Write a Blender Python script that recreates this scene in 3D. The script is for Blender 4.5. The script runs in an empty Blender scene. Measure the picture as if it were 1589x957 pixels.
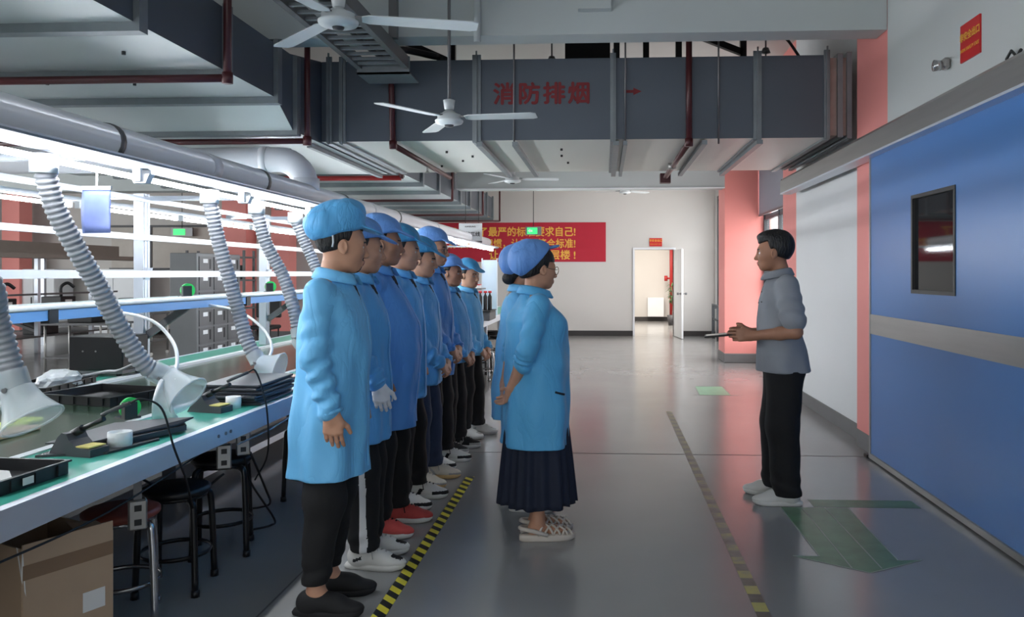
import bpy, bmesh, math, random
import numpy as np
from mathutils import Vector, Matrix
from mathutils.bvhtree import BVHTree
random.seed(7)
S = bpy.context.scene
COL = S.collection
PI = math.pi
R = math.radians

# ------------------------------------------------------------------ camera
cam_d = bpy.data.cameras.new('camera')
cam = bpy.data.objects.new('camera', cam_d); COL.objects.link(cam)
cam.location = (0, 0, 1.45)
cam.rotation_euler = (R(90), 0, R(3))
cam_d.sensor_width = 36; cam_d.lens = 36 * 1250 / 1589
cam_d.shift_x = -0.0491; cam_d.shift_y = -0.0343
cam_d.clip_start = 0.05; cam_d.clip_end = 200
S.camera = cam
# ------------------------------------------------------------------ view
vs = S.view_settings
S.display_settings.display_device = 'sRGB'
vs.view_transform = 'Standard'; vs.look = 'None'; vs.gamma = 1; vs.use_curve_mapping = False
vs.exposure = 0.5
# ------------------------------------------------------------------ sky outside
W = bpy.data.worlds.new('sky'); S.world = W; W.use_nodes = True
bg = W.node_tree.nodes['Background']
bg.inputs['Color'].default_value = (0.93, 0.97, 1.0, 1); bg.inputs['Strength'].default_value = 1.8
# ------------------------------------------------------------------ light levels
TUBE = 62.0        # bench tubes
DAY_FAR = 150       # daylight through the far right windows (W)
DAY_FAR2 = 75
FILL_LEFT = 400      # fill light added at the hall's left side to brighten it
FILL_REAR = 34      # fill light added behind the camera to brighten the near area
CORRIDOR = 150

def area(name, loc, rot, sx, sy, power, color=(1, 1, 1)):
    l = bpy.data.lights.new(name, 'AREA'); l.shape = 'RECTANGLE'; l.size = sx; l.size_y = sy
    l.energy = power; l.color = color
    o = bpy.data.objects.new(name, l); COL.objects.link(o); o.location = loc; o.rotation_euler = rot
    return o
area('daylight_window', (2.74, 11.75, 1.85), (0, R(90), 0), 3.1, 2.9, DAY_FAR2, (1, .97, .95))
area('daylight_window', (2.74, 15.9, 1.73), (0, R(90), 0), 2.95, 3.5, DAY_FAR, (1, .97, .95))
area('fill_hall', (-15.12, 8, 2.4), (0, R(-90), 0), 2.2, 14, FILL_LEFT, (.95, .98, 1))  # unseen fill light, added to brighten the left of the hall
area('fill_rear', (-1.0, -5.8, 2.2), (R(90), 0, 0), 7, 2.2, FILL_REAR, (.9, .96, 1))  # unseen fill light from behind the camera, added for the near floor
area('corridor_ceiling_light', (1.2, 21.3, 3.0), (0, 0, 0), 1.6, 3.0, CORRIDOR, (1, .93, .85))

# ------------------------------------------------------------------ materials
def lin(c):
    return tuple(((v / 255) / 12.92 if v <= 10 else ((v / 255 + .055) / 1.055) ** 2.4) for v in c)
MATS = {}
def mat(name, rgb, rough=.6, metal=0., var=.06, scale=6., bump=0., bscale=60., emit=0., spec=.5, trans=0., alpha=1., stretch=None, sheen=0.):
    if name in MATS: return MATS[name]
    m = bpy.data.materials.new(name); m.use_nodes = True
    nt = m.node_tree; b = nt.nodes['Principled BSDF']
    c = lin(rgb)
    b.inputs['Roughness'].default_value = rough; b.inputs['Metallic'].default_value = metal
    b.inputs['Specular IOR Level'].default_value = spec
    if sheen: b.inputs['Sheen Weight'].default_value = sheen
    tc = nt.nodes.new('ShaderNodeTexCoord')
    src = tc.outputs['Object']
    if stretch:
        mp = nt.nodes.new('ShaderNodeMapping'); mp.inputs['Scale'].default_value = stretch
        nt.links.new(src, mp.inputs['Vector']); src = mp.outputs['Vector']
    if var:
        n = nt.nodes.new('ShaderNodeTexNoise'); n.inputs['Scale'].default_value = scale; n.inputs['Detail'].default_value = 3
        nt.links.new(src, n.inputs['Vector'])
        mx = nt.nodes.new('ShaderNodeMix'); mx.data_type = 'RGBA'
        mx.inputs[6].default_value = tuple(v * (1 - var * 1.6) for v in c) + (1,)
        mx.inputs[7].default_value = tuple(min(1, v * (1 + var * 1.6)) for v in c) + (1,)
        nt.links.new(n.outputs['Fac'], mx.inputs[0]); nt.links.new(mx.outputs[2], b.inputs['Base Color'])
    else:
        b.inputs['Base Color'].default_value = c + (1,)
    if bump:
        n2 = nt.nodes.new('ShaderNodeTexNoise'); n2.inputs['Scale'].default_value = bscale; n2.inputs['Detail'].default_value = 4
        nt.links.new(src, n2.inputs['Vector'])
        bp = nt.nodes.new('ShaderNodeBump'); bp.inputs['Strength'].default_value = bump; bp.inputs['Distance'].default_value = .01
        nt.links.new(n2.outputs['Fac'], bp.inputs['Height']); nt.links.new(bp.outputs['Normal'], b.inputs['Normal'])
    if emit:
        b.inputs['Emission Color'].default_value = c + (1,); b.inputs['Emission Strength'].default_value = emit
    if trans: b.inputs['Transmission Weight'].default_value = trans
    if alpha < 1: b.inputs['Alpha'].default_value = alpha
    MATS[name] = m
    return m

def floor_mat():
    m = bpy.data.materials.new('epoxy_floor'); m.use_nodes = True
    nt = m.node_tree; b = nt.nodes['Principled BSDF']
    tc = nt.nodes.new('ShaderNodeTexCoord')
    n = nt.nodes.new('ShaderNodeTexNoise'); n.inputs['Scale'].default_value = .9; n.inputs['Detail'].default_value = 6
    nt.links.new(tc.outputs['Object'], n.inputs['Vector'])
    cr = nt.nodes.new('ShaderNodeValToRGB')
    cr.color_ramp.elements[0].position = .1; cr.color_ramp.elements[0].color = lin((136, 136, 136)) + (1,)
    cr.color_ramp.elements[1].position = .9; cr.color_ramp.elements[1].color = lin((154, 153, 151)) + (1,)
    nt.links.new(n.outputs['Fac'], cr.inputs['Fac']); nt.links.new(cr.outputs['Color'], b.inputs['Base Color'])
    n2 = nt.nodes.new('ShaderNodeTexNoise'); n2.inputs['Scale'].default_value = 2.3; n2.inputs['Detail'].default_value = 5
    nt.links.new(tc.outputs['Object'], n2.inputs['Vector'])
    mr = nt.nodes.new('ShaderNodeMapRange'); mr.inputs['To Min'].default_value = .15; mr.inputs['To Max'].default_value = .235
    nt.links.new(n2.outputs['Fac'], mr.inputs['Value']); nt.links.new(mr.outputs['Result'], b.inputs['Roughness'])
    n3 = nt.nodes.new('ShaderNodeTexNoise'); n3.inputs['Scale'].default_value = 3.0; n3.inputs['Detail'].default_value = 2
    nt.links.new(tc.outputs['Object'], n3.inputs['Vector'])
    bp = nt.nodes.new('ShaderNodeBump'); bp.inputs['Strength'].default_value = .03; bp.inputs['Distance'].default_value = .02
    b.inputs['Specular IOR Level'].default_value = .9
    return m

def stripe_mat(name, ca, cb, period, diag, fade=None):
    """hazard tape: bands along y (plus x when diag), optional wear along +y."""
    m = bpy.data.materials.new(name); m.use_nodes = True
    nt = m.node_tree; b = nt.nodes['Principled BSDF']; b.inputs['Roughness'].default_value = .45
    tc = nt.nodes.new('ShaderNodeTexCoord'); sp = nt.nodes.new('ShaderNodeSeparateXYZ'); nt.links.new(tc.outputs['Object'], sp.inputs[0])
    def M(op, a, bb):
        k = nt.nodes.new('ShaderNodeMath'); k.operation = op
        for i, v in enumerate((a, bb)):
            if isinstance(v, (int, float)): k.inputs[i].default_value = v
            elif v is not None: nt.links.new(v, k.inputs[i])
        return k.outputs[0]
    v = sp.outputs['Y']
    if diag: v = M('ADD', v, M('MULTIPLY', sp.outputs['X'], diag))
    f = M('FRACT', M('DIVIDE', v, period), None)
    s = M('GREATER_THAN', f, .5)
    mx = nt.nodes.new('ShaderNodeMix'); mx.data_type = 'RGBA'
    mx.inputs[6].default_value = lin(ca) + (1,); mx.inputs[7].default_value = lin(cb) + (1,)
    nt.links.new(s, mx.inputs[0]); out = mx.outputs[2]
    if fade:
        y0, y1, wear = fade
        mr = nt.nodes.new('ShaderNodeMapRange'); mr.inputs['From Min'].default_value = y0; mr.inputs['From Max'].default_value = y1
        mr.inputs['To Max'].default_value = .9
        nt.links.new(sp.outputs['Y'], mr.inputs['Value'])
        n = nt.nodes.new('ShaderNodeTexNoise'); n.inputs['Scale'].default_value = 18; nt.links.new(tc.outputs['Object'], n.inputs['Vector'])
        w = M('MULTIPLY', mr.outputs['Result'], M('ADD', n.outputs['Fac'], .45))
        m2 = nt.nodes.new('ShaderNodeMix'); m2.data_type = 'RGBA'; m2.inputs[7].default_value = lin(wear) + (1,)
        nt.links.new(w, m2.inputs[0]); nt.links.new(out, m2.inputs[6]); out = m2.outputs[2]
    nt.links.new(out, b.inputs['Base Color'])
    return m

M_FLOOR = floor_mat()
M_WALL = mat('white_wall_paint', (206, 203, 199), .75, var=.02, scale=1.5)
M_WALL_LIT = mat('lit_white_wall_paint', (228, 229, 230), .7, var=.015, scale=1.5)  # paler copy of the wall paint, lamp light put into its colour
M_GREYWALL = mat('grey_white_wall_paint', (196, 199, 198), .75, var=.02, scale=1.5)
M_CEIL = mat('ceiling_paint', (205, 203, 198), .85, var=.02)
M_BEAM = mat('beam_paint', (186, 192, 192), .8, var=.03, scale=2)
M_PINK = mat('coral_pillar_paint', (238, 150, 143), .6, var=.03, scale=2)
M_SKIRT = mat('grey_skirting_paint', (112, 112, 113), .5, var=.08, scale=5)
M_DSKIRT = mat('dark_skirting', (52, 50, 50), .5)
M_BLUE = mat('blue_door_laminate', (80, 130, 194), .3, var=.02, scale=1)
M_STEEL = mat('brushed_steel', (168, 166, 163), .38, .75, var=.08, scale=4, stretch=(6, .4, 6))
M_DSTEEL = mat('dull_steel', (122, 122, 124), .42, .6, var=.1, scale=4)
M_GALV = mat('galvanised_duct', (158, 164, 170), .5, .35, var=.05, scale=1.3)
M_GALV2 = mat('galvanised_flange', (132, 138, 142), .45, .5, var=.12, scale=8)
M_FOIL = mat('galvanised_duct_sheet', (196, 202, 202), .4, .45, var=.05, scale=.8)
M_DUCT_SHADED = mat('shaded_blue_grey_duct_side', (90, 97, 106), .5, .3, var=.05, scale=1.2)  # shade of the upright duct faces put into the colour
M_DUCT_LIT = mat('lit_pale_duct_underside', (214, 214, 208), .45, .1, var=.03, scale=1.2)  # floor bounce on the duct underside put into the colour
M_RUST = mat('stained_duct_end', (176, 150, 142), .7, .1, var=.35, scale=5)
M_MAROON = mat('maroon_pipe_paint', (78, 32, 35), .4, var=.08)
M_RED = mat('red_pipe_paint', (170, 40, 40), .4, var=.06)
M_BLACK = mat('black_plastic', (24, 25, 27), .45, var=.1)
M_BLACKM = mat('black_metal_paint', (28, 28, 30), .35, .2, var=.1)
M_DGREY = mat('dark_grey_plastic', (66, 66, 70), .5, var=.06)
M_MGREY = mat('mid_grey_metal', (108, 108, 110), .45, .3, var=.06)
M_ALU = mat('aluminium_profile', (214, 220, 230), .35, .35, var=.03)
M_WHITE = mat('white_enamel', (228, 231, 234), .4, var=.02)
M_FAN = mat('fan_white_enamel', (212, 218, 220), .4, var=.03)
M_PVC = mat('grey_pvc_pipe', (228, 231, 238), .45, var=.03)
M_GREEN = mat('green_antistatic_mat', (62, 158, 138), .28, var=.04, scale=3)
M_BELT = mat('dark_green_belt', (50, 74, 58), .16, var=.1, scale=2)
M_SHELFBLUE = mat('blue_film_profile', (96, 146, 200), .4, var=.12, scale=3, stretch=(3, .4, 3))
M_GLASSY = mat('shelf_top_laminate', (196, 214, 214), .25, var=.04)
M_HOSE = mat('grey_flexible_hose', (150, 152, 158), .5, var=.05)
M_HOOD = mat('frosted_clear_plastic', (226, 234, 238), .35, var=.03, alpha=.3)
M_BAG = mat('clear_plastic_bag', (232, 238, 242), .3, var=.08, scale=20, bump=.5, bscale=30, alpha=.75)
M_LAMPBODY = mat('lamp_housing_enamel', (140, 144, 150), .6, var=.03)
M_TUBE = mat('fluorescent_tube', (246, 250, 255), .4, var=0, emit=TUBE)
M_CARD = mat('cardboard', (184, 158, 132), .8, var=.08, scale=5, bump=.1, bscale=30)
M_CARDIN = mat('cardboard_inner', (150, 116, 90), .85, var=.06)
M_PAPER = mat('white_paper', (232, 230, 226), .7, var=.03)
M_STOOLRED = mat('brick_red_vinyl', (150, 72, 58), .45, var=.08)
M_CHROME = mat('chrome_tube', (190, 190, 192), .2, .9, var=.03)
M_YELL = mat('gold_lettering', (232, 178, 70), .5, var=.03)
M_BANNER = mat('red_banner_cloth', (180, 22, 48), .6, var=.03)
M_SIGNRED = mat('red_sign_plate', (200, 30, 34), .35, var=.05)
M_DUCTRED = mat('dark_red_stencil', (122, 28, 34), .6, var=.1, scale=20)
M_GREENLED = mat('green_lit_sign', (40, 230, 90), .4, var=0, emit=1.6)
M_SPOOL = mat('green_reel_plastic', (40, 186, 84), .4, var=.05)
M_GLASS = mat('door_glass', (30, 33, 36), .04, var=0, spec=.9)
M_FLOORGREEN = mat('worn_green_floor_paint', (84, 126, 92), .35, var=.25, scale=9)
M_FLOORLIGHT = mat('light_green_floor_paint', (150, 200, 165), .35, var=.1, scale=9)
M_FLOORLINE = mat('pale_floor_line', (150, 164, 152), .5, var=.15, scale=20)
M_BROWN = mat('brown_grey_laminate', (134, 124, 116), .6, var=.05)
M_CABLE = mat('black_cable', (20, 20, 22), .5, var=0)
M_WCABLE = mat('white_hose', (226, 228, 230), .4, var=0)
M_LCAB = mat('locker_grey_paint', (120, 122, 124), .45, .2, var=.05)
M_BLIND = mat('grey_roller_blind', (150, 150, 160), .8, var=.02)
M_WFRAME = mat('dark_window_frame', (58, 62, 66), .45, .2, var=.05)
M_PANE = mat('window_glass', (235, 242, 246), .03, var=0, alpha=.12)
M_LEAF = mat('green_leaf', (70, 100, 60), .5, var=.2)

# ------------------------------------------------------------------ mesh helpers
class MB:
    """collects shapes that become ONE mesh object"""
    def __init__(s): s.v = []; s.f = []; s.mi = []; s.sm = []
    def add(s, vs, fs, mi=0, smooth=False):
        o = len(s.v); s.v += [tuple(v) for v in vs]
        for f in fs: s.f.append(tuple(i + o for i in f)); s.mi.append(mi); s.sm.append(smooth)
        return s
    def box(s, a, b, mi=0, bev=0.):
        x0, x1 = sorted((a[0], b[0])); y0, y1 = sorted((a[1], b[1])); z0, z1 = sorted((a[2], b[2]))
        e = min(bev, (x1 - x0) * .45, (y1 - y0) * .45, (z1 - z0) * .45)
        if e <= 0:
            vs = [(x, y, z) for z in (z0, z1) for y in (y0, y1) for x in (x0, x1)]
            fs = [(0, 2, 3, 1), (4, 5, 7, 6), (0, 1, 5, 4), (2, 6, 7, 3), (0, 4, 6, 2), (1, 3, 7, 5)]
            return s.add(vs, fs, mi)
        bm = bmesh.new(); bmesh.ops.create_cube(bm, size=1)
        for v in bm.verts: v.co = Vector(((x0 + x1) / 2 + v.co.x * (x1 - x0), (y0 + y1) / 2 + v.co.y * (y1 - y0), (z0 + z1) / 2 + v.co.z * (z1 - z0)))
        bmesh.ops.bevel(bm, geom=bm.edges[:], offset=e, segments=1, affect='EDGES')
        bm.verts.index_update()
        s.add([v.co[:] for v in bm.verts], [[v.index for v in f.verts] for f in bm.faces], mi); bm.free()
        return s
    def obox(s, c, u, v, w, mi=0):
        """oriented box: centre + three half-vectors"""
        c, u, v, w = Vector(c), Vector(u), Vector(v), Vector(w)
        vs = [c + u * i + v * j + w * k for k in (-1, 1) for j in (-1, 1) for i in (-1, 1)]
        fs = [(0, 2, 3, 1), (4, 5, 7, 6), (0, 1, 5, 4), (2, 6, 7, 3), (0, 4, 6, 2), (1, 3, 7, 5)]
        if u.cross(v).dot(w) < 0: fs = [f[::-1] for f in fs]
        return s.add([x[:] for x in vs], fs, mi)
    def bar(s, a, b, w, h=None, mi=0, up=(0, 0, 1)):
        a, b = Vector(a), Vector(b); h = h or w
        d = b - a; L = d.length; d.normalize(); up = Vector(up)
        if abs(d.dot(up)) > .98: up = Vector((1, 0, 0))
        sd = d.cross(up).normalized(); up = sd.cross(d)
        return s.obox((a + b) / 2, d * L / 2, sd * w / 2, up * h / 2, mi)
    def cyl(s, a, b, r, r2=None, n=12, mi=0, caps=True):
        return s.tube([a, b], r, n, mi, caps, r2=r2)
    def tube(s, pts, r, n=8, mi=0, caps=True, r2=None, radii=None):
        pts = [Vector(p) for p in pts]; N = len(pts)
        if radii is None:
            r2 = r if r2 is None else r2
            radii = [r + (r2 - r) * i / max(1, N - 1) for i in range(N)]
        vs = []; ref = None
        for i, p in enumerate(pts):
            d = (pts[min(i + 1, N - 1)] - pts[max(i - 1, 0)])
            if d.length < 1e-9: d = Vector((0, 0, 1))
            d.normalize()
            if ref is None:
                ref = Vector((0, 0, 1)) if abs(d.z) < .9 else Vector((1, 0, 0))
            a = d.cross(ref).normalized(); b = a.cross(d); ref = b
            for k in range(n):
                t = 2 * PI * k / n
                vs.append((p + (a * math.cos(t) + b * math.sin(t)) * radii[i])[:])
        fs = []
        for i in range(N - 1):
            for k in range(n):
                fs.append((i * n + k, (i + 1) * n + k, (i + 1) * n + (k + 1) % n, i * n + (k + 1) % n))
        s.add(vs, fs, mi, True)
        if caps:
            o = len(s.v) - len(vs)
            s.f.append(tuple(o + k for k in range(n))); s.mi.append(mi); s.sm.append(False)
            s.f.append(tuple(o + (N - 1) * n + k for k in reversed(range(n)))); s.mi.append(mi); s.sm.append(False)
        return s
    def lathe(s, prof, c, n=24, mi=0, axis='z', smooth=True, close=False):
        """prof: (radius, height) pairs revolved about an axis through c"""
        vs = []; m = len(prof)
        for i in range(n):
            t = 2 * PI * i / n
            for r, h in prof:
                p = (r * math.cos(t), r * math.sin(t), h)
                if axis == 'x': p = (p[2], p[0], p[1])
                if axis == 'y': p = (p[1], p[2], p[0])
                vs.append((c[0] + p[0], c[1] + p[1], c[2] + p[2]))
        fs = []
        for i in range(n):
            j = (i + 1) % n
            for k in range(m - 1 + (1 if close else 0)):
                k2 = (k + 1) % m
                fs.append((i * m + k, j * m + k, j * m + k2, i * m + k2))
        return s.add(vs, fs, mi, smooth)
    def prism(s, poly, lo, hi, axis='z', mi=0):
        """polygon extruded along an axis; poly in the remaining two axes (x,y) / (y,z) / (x,z)"""
        def P(p, h):
            return {'z': (p[0], p[1], h), 'x': (h, p[0], p[1]), 'y': (p[0], h, p[1])}[axis]
        n = len(poly); vs = [P(p, lo) for p in poly] + [P(p, hi) for p in poly]
        fs = [tuple(range(n))[::-1], tuple(range(n, 2 * n))] + [(i, (i + 1) % n, n + (i + 1) % n, n + i) for i in range(n)]
        return s.add(vs, fs, mi)
    def under(s, mi=1):
        """downward faces take another material slot"""
        for i, f in enumerate(s.f):
            p = [Vector(s.v[k]) for k in f]; c = sum(p, Vector()) / len(p); n = (p[1] - p[0]).cross(p[2] - p[1])
            cz = sum(v[2] for v in s.v) / len(s.v)
            if n.length and abs(n.normalized().z) > .45 and c.z < cz: s.mi[i] = mi
        return s
    def build(s, name, mats, parent=None, loc=(0, 0, 0), rot=(0, 0, 0), fixn=True):
        me = bpy.data.meshes.new(name); me.from_pydata(s.v, [], s.f)
        ms = mats if isinstance(mats, (list, tuple)) else [mats]
        for m in ms: me.materials.append(m)
        me.polygons.foreach_set('material_index', s.mi); me.polygons.foreach_set('use_smooth', s.sm)
        if fixn:
            bm = bmesh.new(); bm.from_mesh(me); bmesh.ops.recalc_face_normals(bm, faces=bm.faces[:]); bm.to_mesh(me); bm.free()
        me.update()
        o = bpy.data.objects.new(name, me); COL.objects.link(o); o.location = loc; o.rotation_euler = rot
        if parent: o.parent = parent
        return o

def tag(o, label, cat, group=None, kind=None):
    o['label'] = label; o['category'] = cat
    if group: o['group'] = group
    if kind: o['kind'] = kind
    return o
def thing(name, label, cat, loc=(0, 0, 0), rz=0., group=None):
    o = bpy.data.objects.new(name, None); COL.objects.link(o); o.empty_display_size = .1
    o.location = loc; o.rotation_euler = (0, 0, rz)
    return tag(o, label, cat, group)
def struct(name, mb, m, parent=None):
    o = mb.build(name, m, parent)
    if not parent: o['kind'] = 'structure'
    return o
def dup(root, loc, rz=None, label=None, group=None):
    r = root.copy(); COL.objects.link(r); r.location = loc
    if rz is not None: r.rotation_euler = (0, 0, rz)
    if label: r['label'] = label
    if group: r['group'] = group
    for ch in list(root.children):
        c = ch.copy(); COL.objects.link(c); c.parent = r
        for g in list(ch.children):
            d = g.copy(); COL.objects.link(d); d.parent = c
    return r
def text(name, body, size, loc, rot, m, parent=None, bold=0., extrude=.001, spacing=1., sx=1., align='CENTER', width=None):
    cu = bpy.data.curves.new(name, 'FONT'); cu.body = body; cu.size = size; cu.align_x = align; cu.align_y = 'CENTER'
    cu.extrude = extrude; cu.offset = bold; cu.space_character = spacing; cu.resolution_u = 3
    cu.offset = 0
    tmp = bpy.data.objects.new(name, cu); COL.objects.link(tmp); bpy.context.view_layer.update()
    me0 = bpy.data.meshes.new_from_object(tmp.evaluated_get(bpy.context.evaluated_depsgraph_get()))
    vv = [v.co.copy() for v in me0.vertices]; ff = [tuple(p.vertices) for p in me0.polygons]
    bpy.data.objects.remove(tmp)
    xs = [v.x for v in vv] or [0, 1]
    k = sx if width is None else width / max(1e-6, max(xs) - min(xs))
    mb = MB()
    for j, (dx, dy) in enumerate(((0, 0), (bold, 0), (-bold, 0), (0, bold), (0, -bold)) if bold else ((0, 0),)):
        mb.add([(v.x * k + dx, v.y + dy, v.z + j * .00004) for v in vv], ff)
    o = mb.build(name, m, None, loc, rot, fixn=False)
    if parent: o.parent = parent
    return o
def curve_pts(ctrl, n=8):
    """Catmull-Rom through control points"""
    P = [Vector(p) for p in ctrl]; P = [P[0] * 2 - P[1]] + P + [P[-1] * 2 - P[-2]]
    out = []
    for i in range(1, len(P) - 2):
        a, b, c, d = P[i - 1:i + 3]
        for k in range(n):
            t = k / n
            out.append(.5 * ((2 * b) + (c - a) * t + (2 * a - 5 * b + 4 * c - d) * t * t + (3 * b - a - 3 * c + d) * t ** 3))
    out.append(P[-2]); return out
# ================================================================== THE SETTING
struct('floor', MB().box((-15.2, -6, -.1), (6, 25, 0)), M_FLOOR)
struct('ceiling', MB().box((-15.2, -6.2, 4.2), (3, 18.95, 4.4)), M_CEIL)
# back wall with the doorway
mb = MB()
mb.box((-15.2, 18.75, 0), (.70, 18.95, 4.2)).box((1.60, 18.75, 0), (2.8, 18.95, 4.2)).box((.70, 18.75, 2.0), (1.60, 18.95, 4.2))
struct('wall_back', mb, M_WALL)
struct('baseboard_back', MB().box((-15, 18.73, 0), (.66, 18.75, .12)).box((1.66, 18.73, 0), (2.55, 18.75, .12)), M_DSKIRT)
struct('trim_1', MB().box((.655, 18.72, 0), (.70, 18.97, 2.045)).box((1.60, 18.72, 0), (1.645, 18.97, 2.045)).box((.70, 18.72, 2.0), (1.60, 18.97, 2.045)), M_WHITE)
# left and rear walls, strip openings added for the fill lights
mb = MB().box((-15.2, -6, 0), (-15, 18.75, 1.3)).box((-15.2, -6, 3.5), (-15, 18.75, 4.2)).box((-15.2, -6, 1.3), (-15, 1, 3.5)).box((-15.2, 15, 1.3), (-15, 18.75, 3.5))
struct('wall_left', mb, M_WALL)
mb = MB().box((-15.2, -6.2, 0), (2.4, -6, 1.1)).box((-15.2, -6.2, 3.3), (2.4, -6, 4.2)).box((-15.2, -6.2, 1.1), (-4.5, -6, 3.3)).box((2.3, -6.2, 1.1), (2.4, -6, 3.3))
struct('wall_rear', mb, M_WALL)
# right side, near to far
struct('wall_right', MB().box((2.17, -6, 0), (2.45, 6.19, 4.2)).box((2.13, -6, 2.44), (2.17, 6.19, 4.2)), M_GREYWALL)
pil = MB().box((2.135, 6.19, .14), (2.45, 6.94, 4.2))
p = struct('trim_2', pil, M_PINK)
struct('baseboard_pillar', MB().box((2.13, 6.18, 0), (2.44, 6.95, .14)), M_SKIRT)
struct('wall_right_white', MB().box((2.22, 6.94, 0), (2.45, 9.47, 4.2)), M_WALL_LIT)  # wears the wall paint copy brightened for lamp light
struct('baseboard_right', MB().box((2.205, 6.955, 0), (2.22, 9.47, .13)), M_SKIRT)
struct('trim_3', MB().box((2.25, 9.47, .14), (2.7, 10.3, 4.2)), M_PINK)
struct('baseboard_column', MB().box((2.24, 9.475, 0), (2.69, 10.31, .14)), M_SKIRT)
mb = MB().box((2.55, 10.3, 0), (2.7, 13.2, .3)).box((2.55, 10.3, 3.4), (2.7, 13.2, 4.2))
mb.box((2.55, 13.9, 0), (2.7, 18.75, .25)).box((2.55, 13.9, 3.2), (2.7, 18.75, 4.2)).box((2.55, 13.9, .25), (2.7, 14.1, 3.2)).box((2.55, 18.5, .25), (2.7, 18.75, 3.2))
struct('wall_right_far', mb, M_WALL)
struct('trim_4', MB().box((1.95, 13.2, .15), (2.7, 13.9, 4.2)), M_PINK)
struct('baseboard_far_column', MB().box((1.935, 13.185, 0), (2.55, 13.915, .15), bev=.01), M_SKIRT)
# windows
def window(n, y0, y1, z0, z1, cols, rows):
    fr = MB(); t = .07
    fr.box((2.57, y0, z0), (2.66, y0 + t, z1)).box((2.57, y1 - t, z0), (2.66, y1, z1)).box((2.57, y0 + t, z0), (2.66, y1 - t, z0 + t)).box((2.57, y0 + t, z1 - t), (2.66, y1 - t, z1))
    w = struct('window_%d' % n, fr, M_WFRAME)
    m = MB()
    for c in cols: m.box((2.575, c - .03, z0 + t), (2.655, c + .03, z1 - t))
    for r in rows:
        ys = [y0 + t] + [v for c in cols for v in (c - .03, c + .03)] + [y1 - t]
        for a, b in zip(ys[::2], ys[1::2]): m.box((2.585, a, r - .04), (2.645, b, r + .04))
    m.build('muntins', M_WFRAME, w)
    MB().box((2.612, y0 + .03, z0 + .03), (2.618, y1 - .03, z1 - .03)).build('pane', M_PANE, w)
    return w
window(1, 10.3, 13.2, .3, 3.4, [11.1, 12.1], [1.3, 2.35])
window(2, 14.1, 18.5, .25, 3.2, [14.9, 15.8, 16.7, 17.6], [1.05, 2.2])
t = thing('roller_blind', 'grey roller blind half lowered over the window beside the coral column', 'blind', (2.5, 12.2, 3.4))
MB().box((-.004, -.98, -1.0), (.004, .98, 0)).build('blind_cloth', M_BLIND, t)
MB().cyl((0, -1.0, .03), (0, 1.0, .03), .04, n=12).build('roller', M_WHITE, t)
MB().box((-.012, -.98, -1.03), (.012, .98, -1.0)).build('bottom_bar', M_DSTEEL, t)
# guard rail under the far window
t = thing('guard_rail', 'dark metal guard rail along the foot of the far right window', 'railing', (2.42, 16.2, 0))
mb = MB()
mb.box((-.02, -2.0, .72), (.02, 2.0, .77)).box((-.015, -2.0, .42), (.015, 2.0, .46)).build('rail', M_WFRAME, t)
for k in range(6):
    y = -1.9 + k * .76
    MB().box((-.03, y - .03, 0), (.03, y + .03, .72)).bar((.0, y, .68), (.12, y, .68), .03).build('post', M_WFRAME, t)
# ---- beams
struct('beam_near', MB().box((-15, 6.2, 3.29), (2.13, 6.44, 4.2)), M_BEAM)
struct('beam_far', MB().box((-2.44, 13.2, 2.84), (1.95, 13.55, 4.2)).box((-15, 13.2, 2.84), (-6.25, 13.55, 4.2)).box((-6.25, 13.2, 3.2), (-2.44, 13.55, 4.2)), M_BEAM)
struct('trim_5', MB().box((-2.44, 13.18, 2.83), (1.95, 13.2, 2.85)), M_WHITE)
# pillars in the hall's left part
for x0, y0, w, nm in ((-8.55, 17.6, .55, 'trim_6'), (-7.55, 17.9, .42, 'trim_7'), (-13.9, 17.9, .42, 'trim_8'), (-7.0, 12.2, .5, 'trim_9')):
    if nm == 'trim_9': continue
    struct(nm, MB().box((x0, y0, .14), (x0 + w, y0 + w, 4.2)), M_PINK)
    struct('baseboard_' + nm, MB().box((x0 - .01, y0 - .01, 0), (x0 + w + .01, y0 + w + .01, .14)), M_SKIRT)
# joint in the floor, worn tapes and arrows
struct('floor_joint', MB().box((-1.5, 6.49, 0), (2.13, 6.502, .0012)), mat('floor_joint_dark', (70, 70, 70), .6))
struct('floor_joint', MB().box((-1.47, .5, 0), (-1.462, 17, .0012)), MATS['floor_joint_dark'])
tag(MB().box((-.03, -1.45, 0), (.03, 1.35, .0015)).build('floor_tape', stripe_mat('hazard_tape', (228, 214, 60), (22, 22, 22), .105, 1.0), loc=(-.955, 4.35, .0005)),
    'bright yellow and black hazard tape on the floor beside the line of workers', 'floor tape')
tag(MB().box((-.03, -2.9, 0), (.03, 3.3, .0015)).build('floor_tape', stripe_mat('worn_hazard_tape', (214, 206, 84), (46, 42, 34), .19, 0., (-2.4, -1.0, (142, 137, 128))), loc=(.675, 5.2, .0005)),
    'worn yellow and black floor tape fading along the middle of the aisle', 'floor tape')
t = thing('floor_arrow', 'large worn green arrow painted on the floor by the man and the blue door', 'floor marking', (0, 0, .0006))
MB().prism([(1.09, 5.06), (1.10, 4.19), (.965, 4.19), (1.285, 3.97), (1.60, 4.16), (1.48, 4.15), (1.50, 5.06)], 0, .001).build('arrow_body', M_FLOORGREEN, t)
MB().prism([(1.30, 5.08), (1.95, 5.08), (1.95, 5.24), (1.30, 5.24)], 0, .001).build('cross_bar', M_FLOORGREEN, t)
ln = MB()
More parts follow.
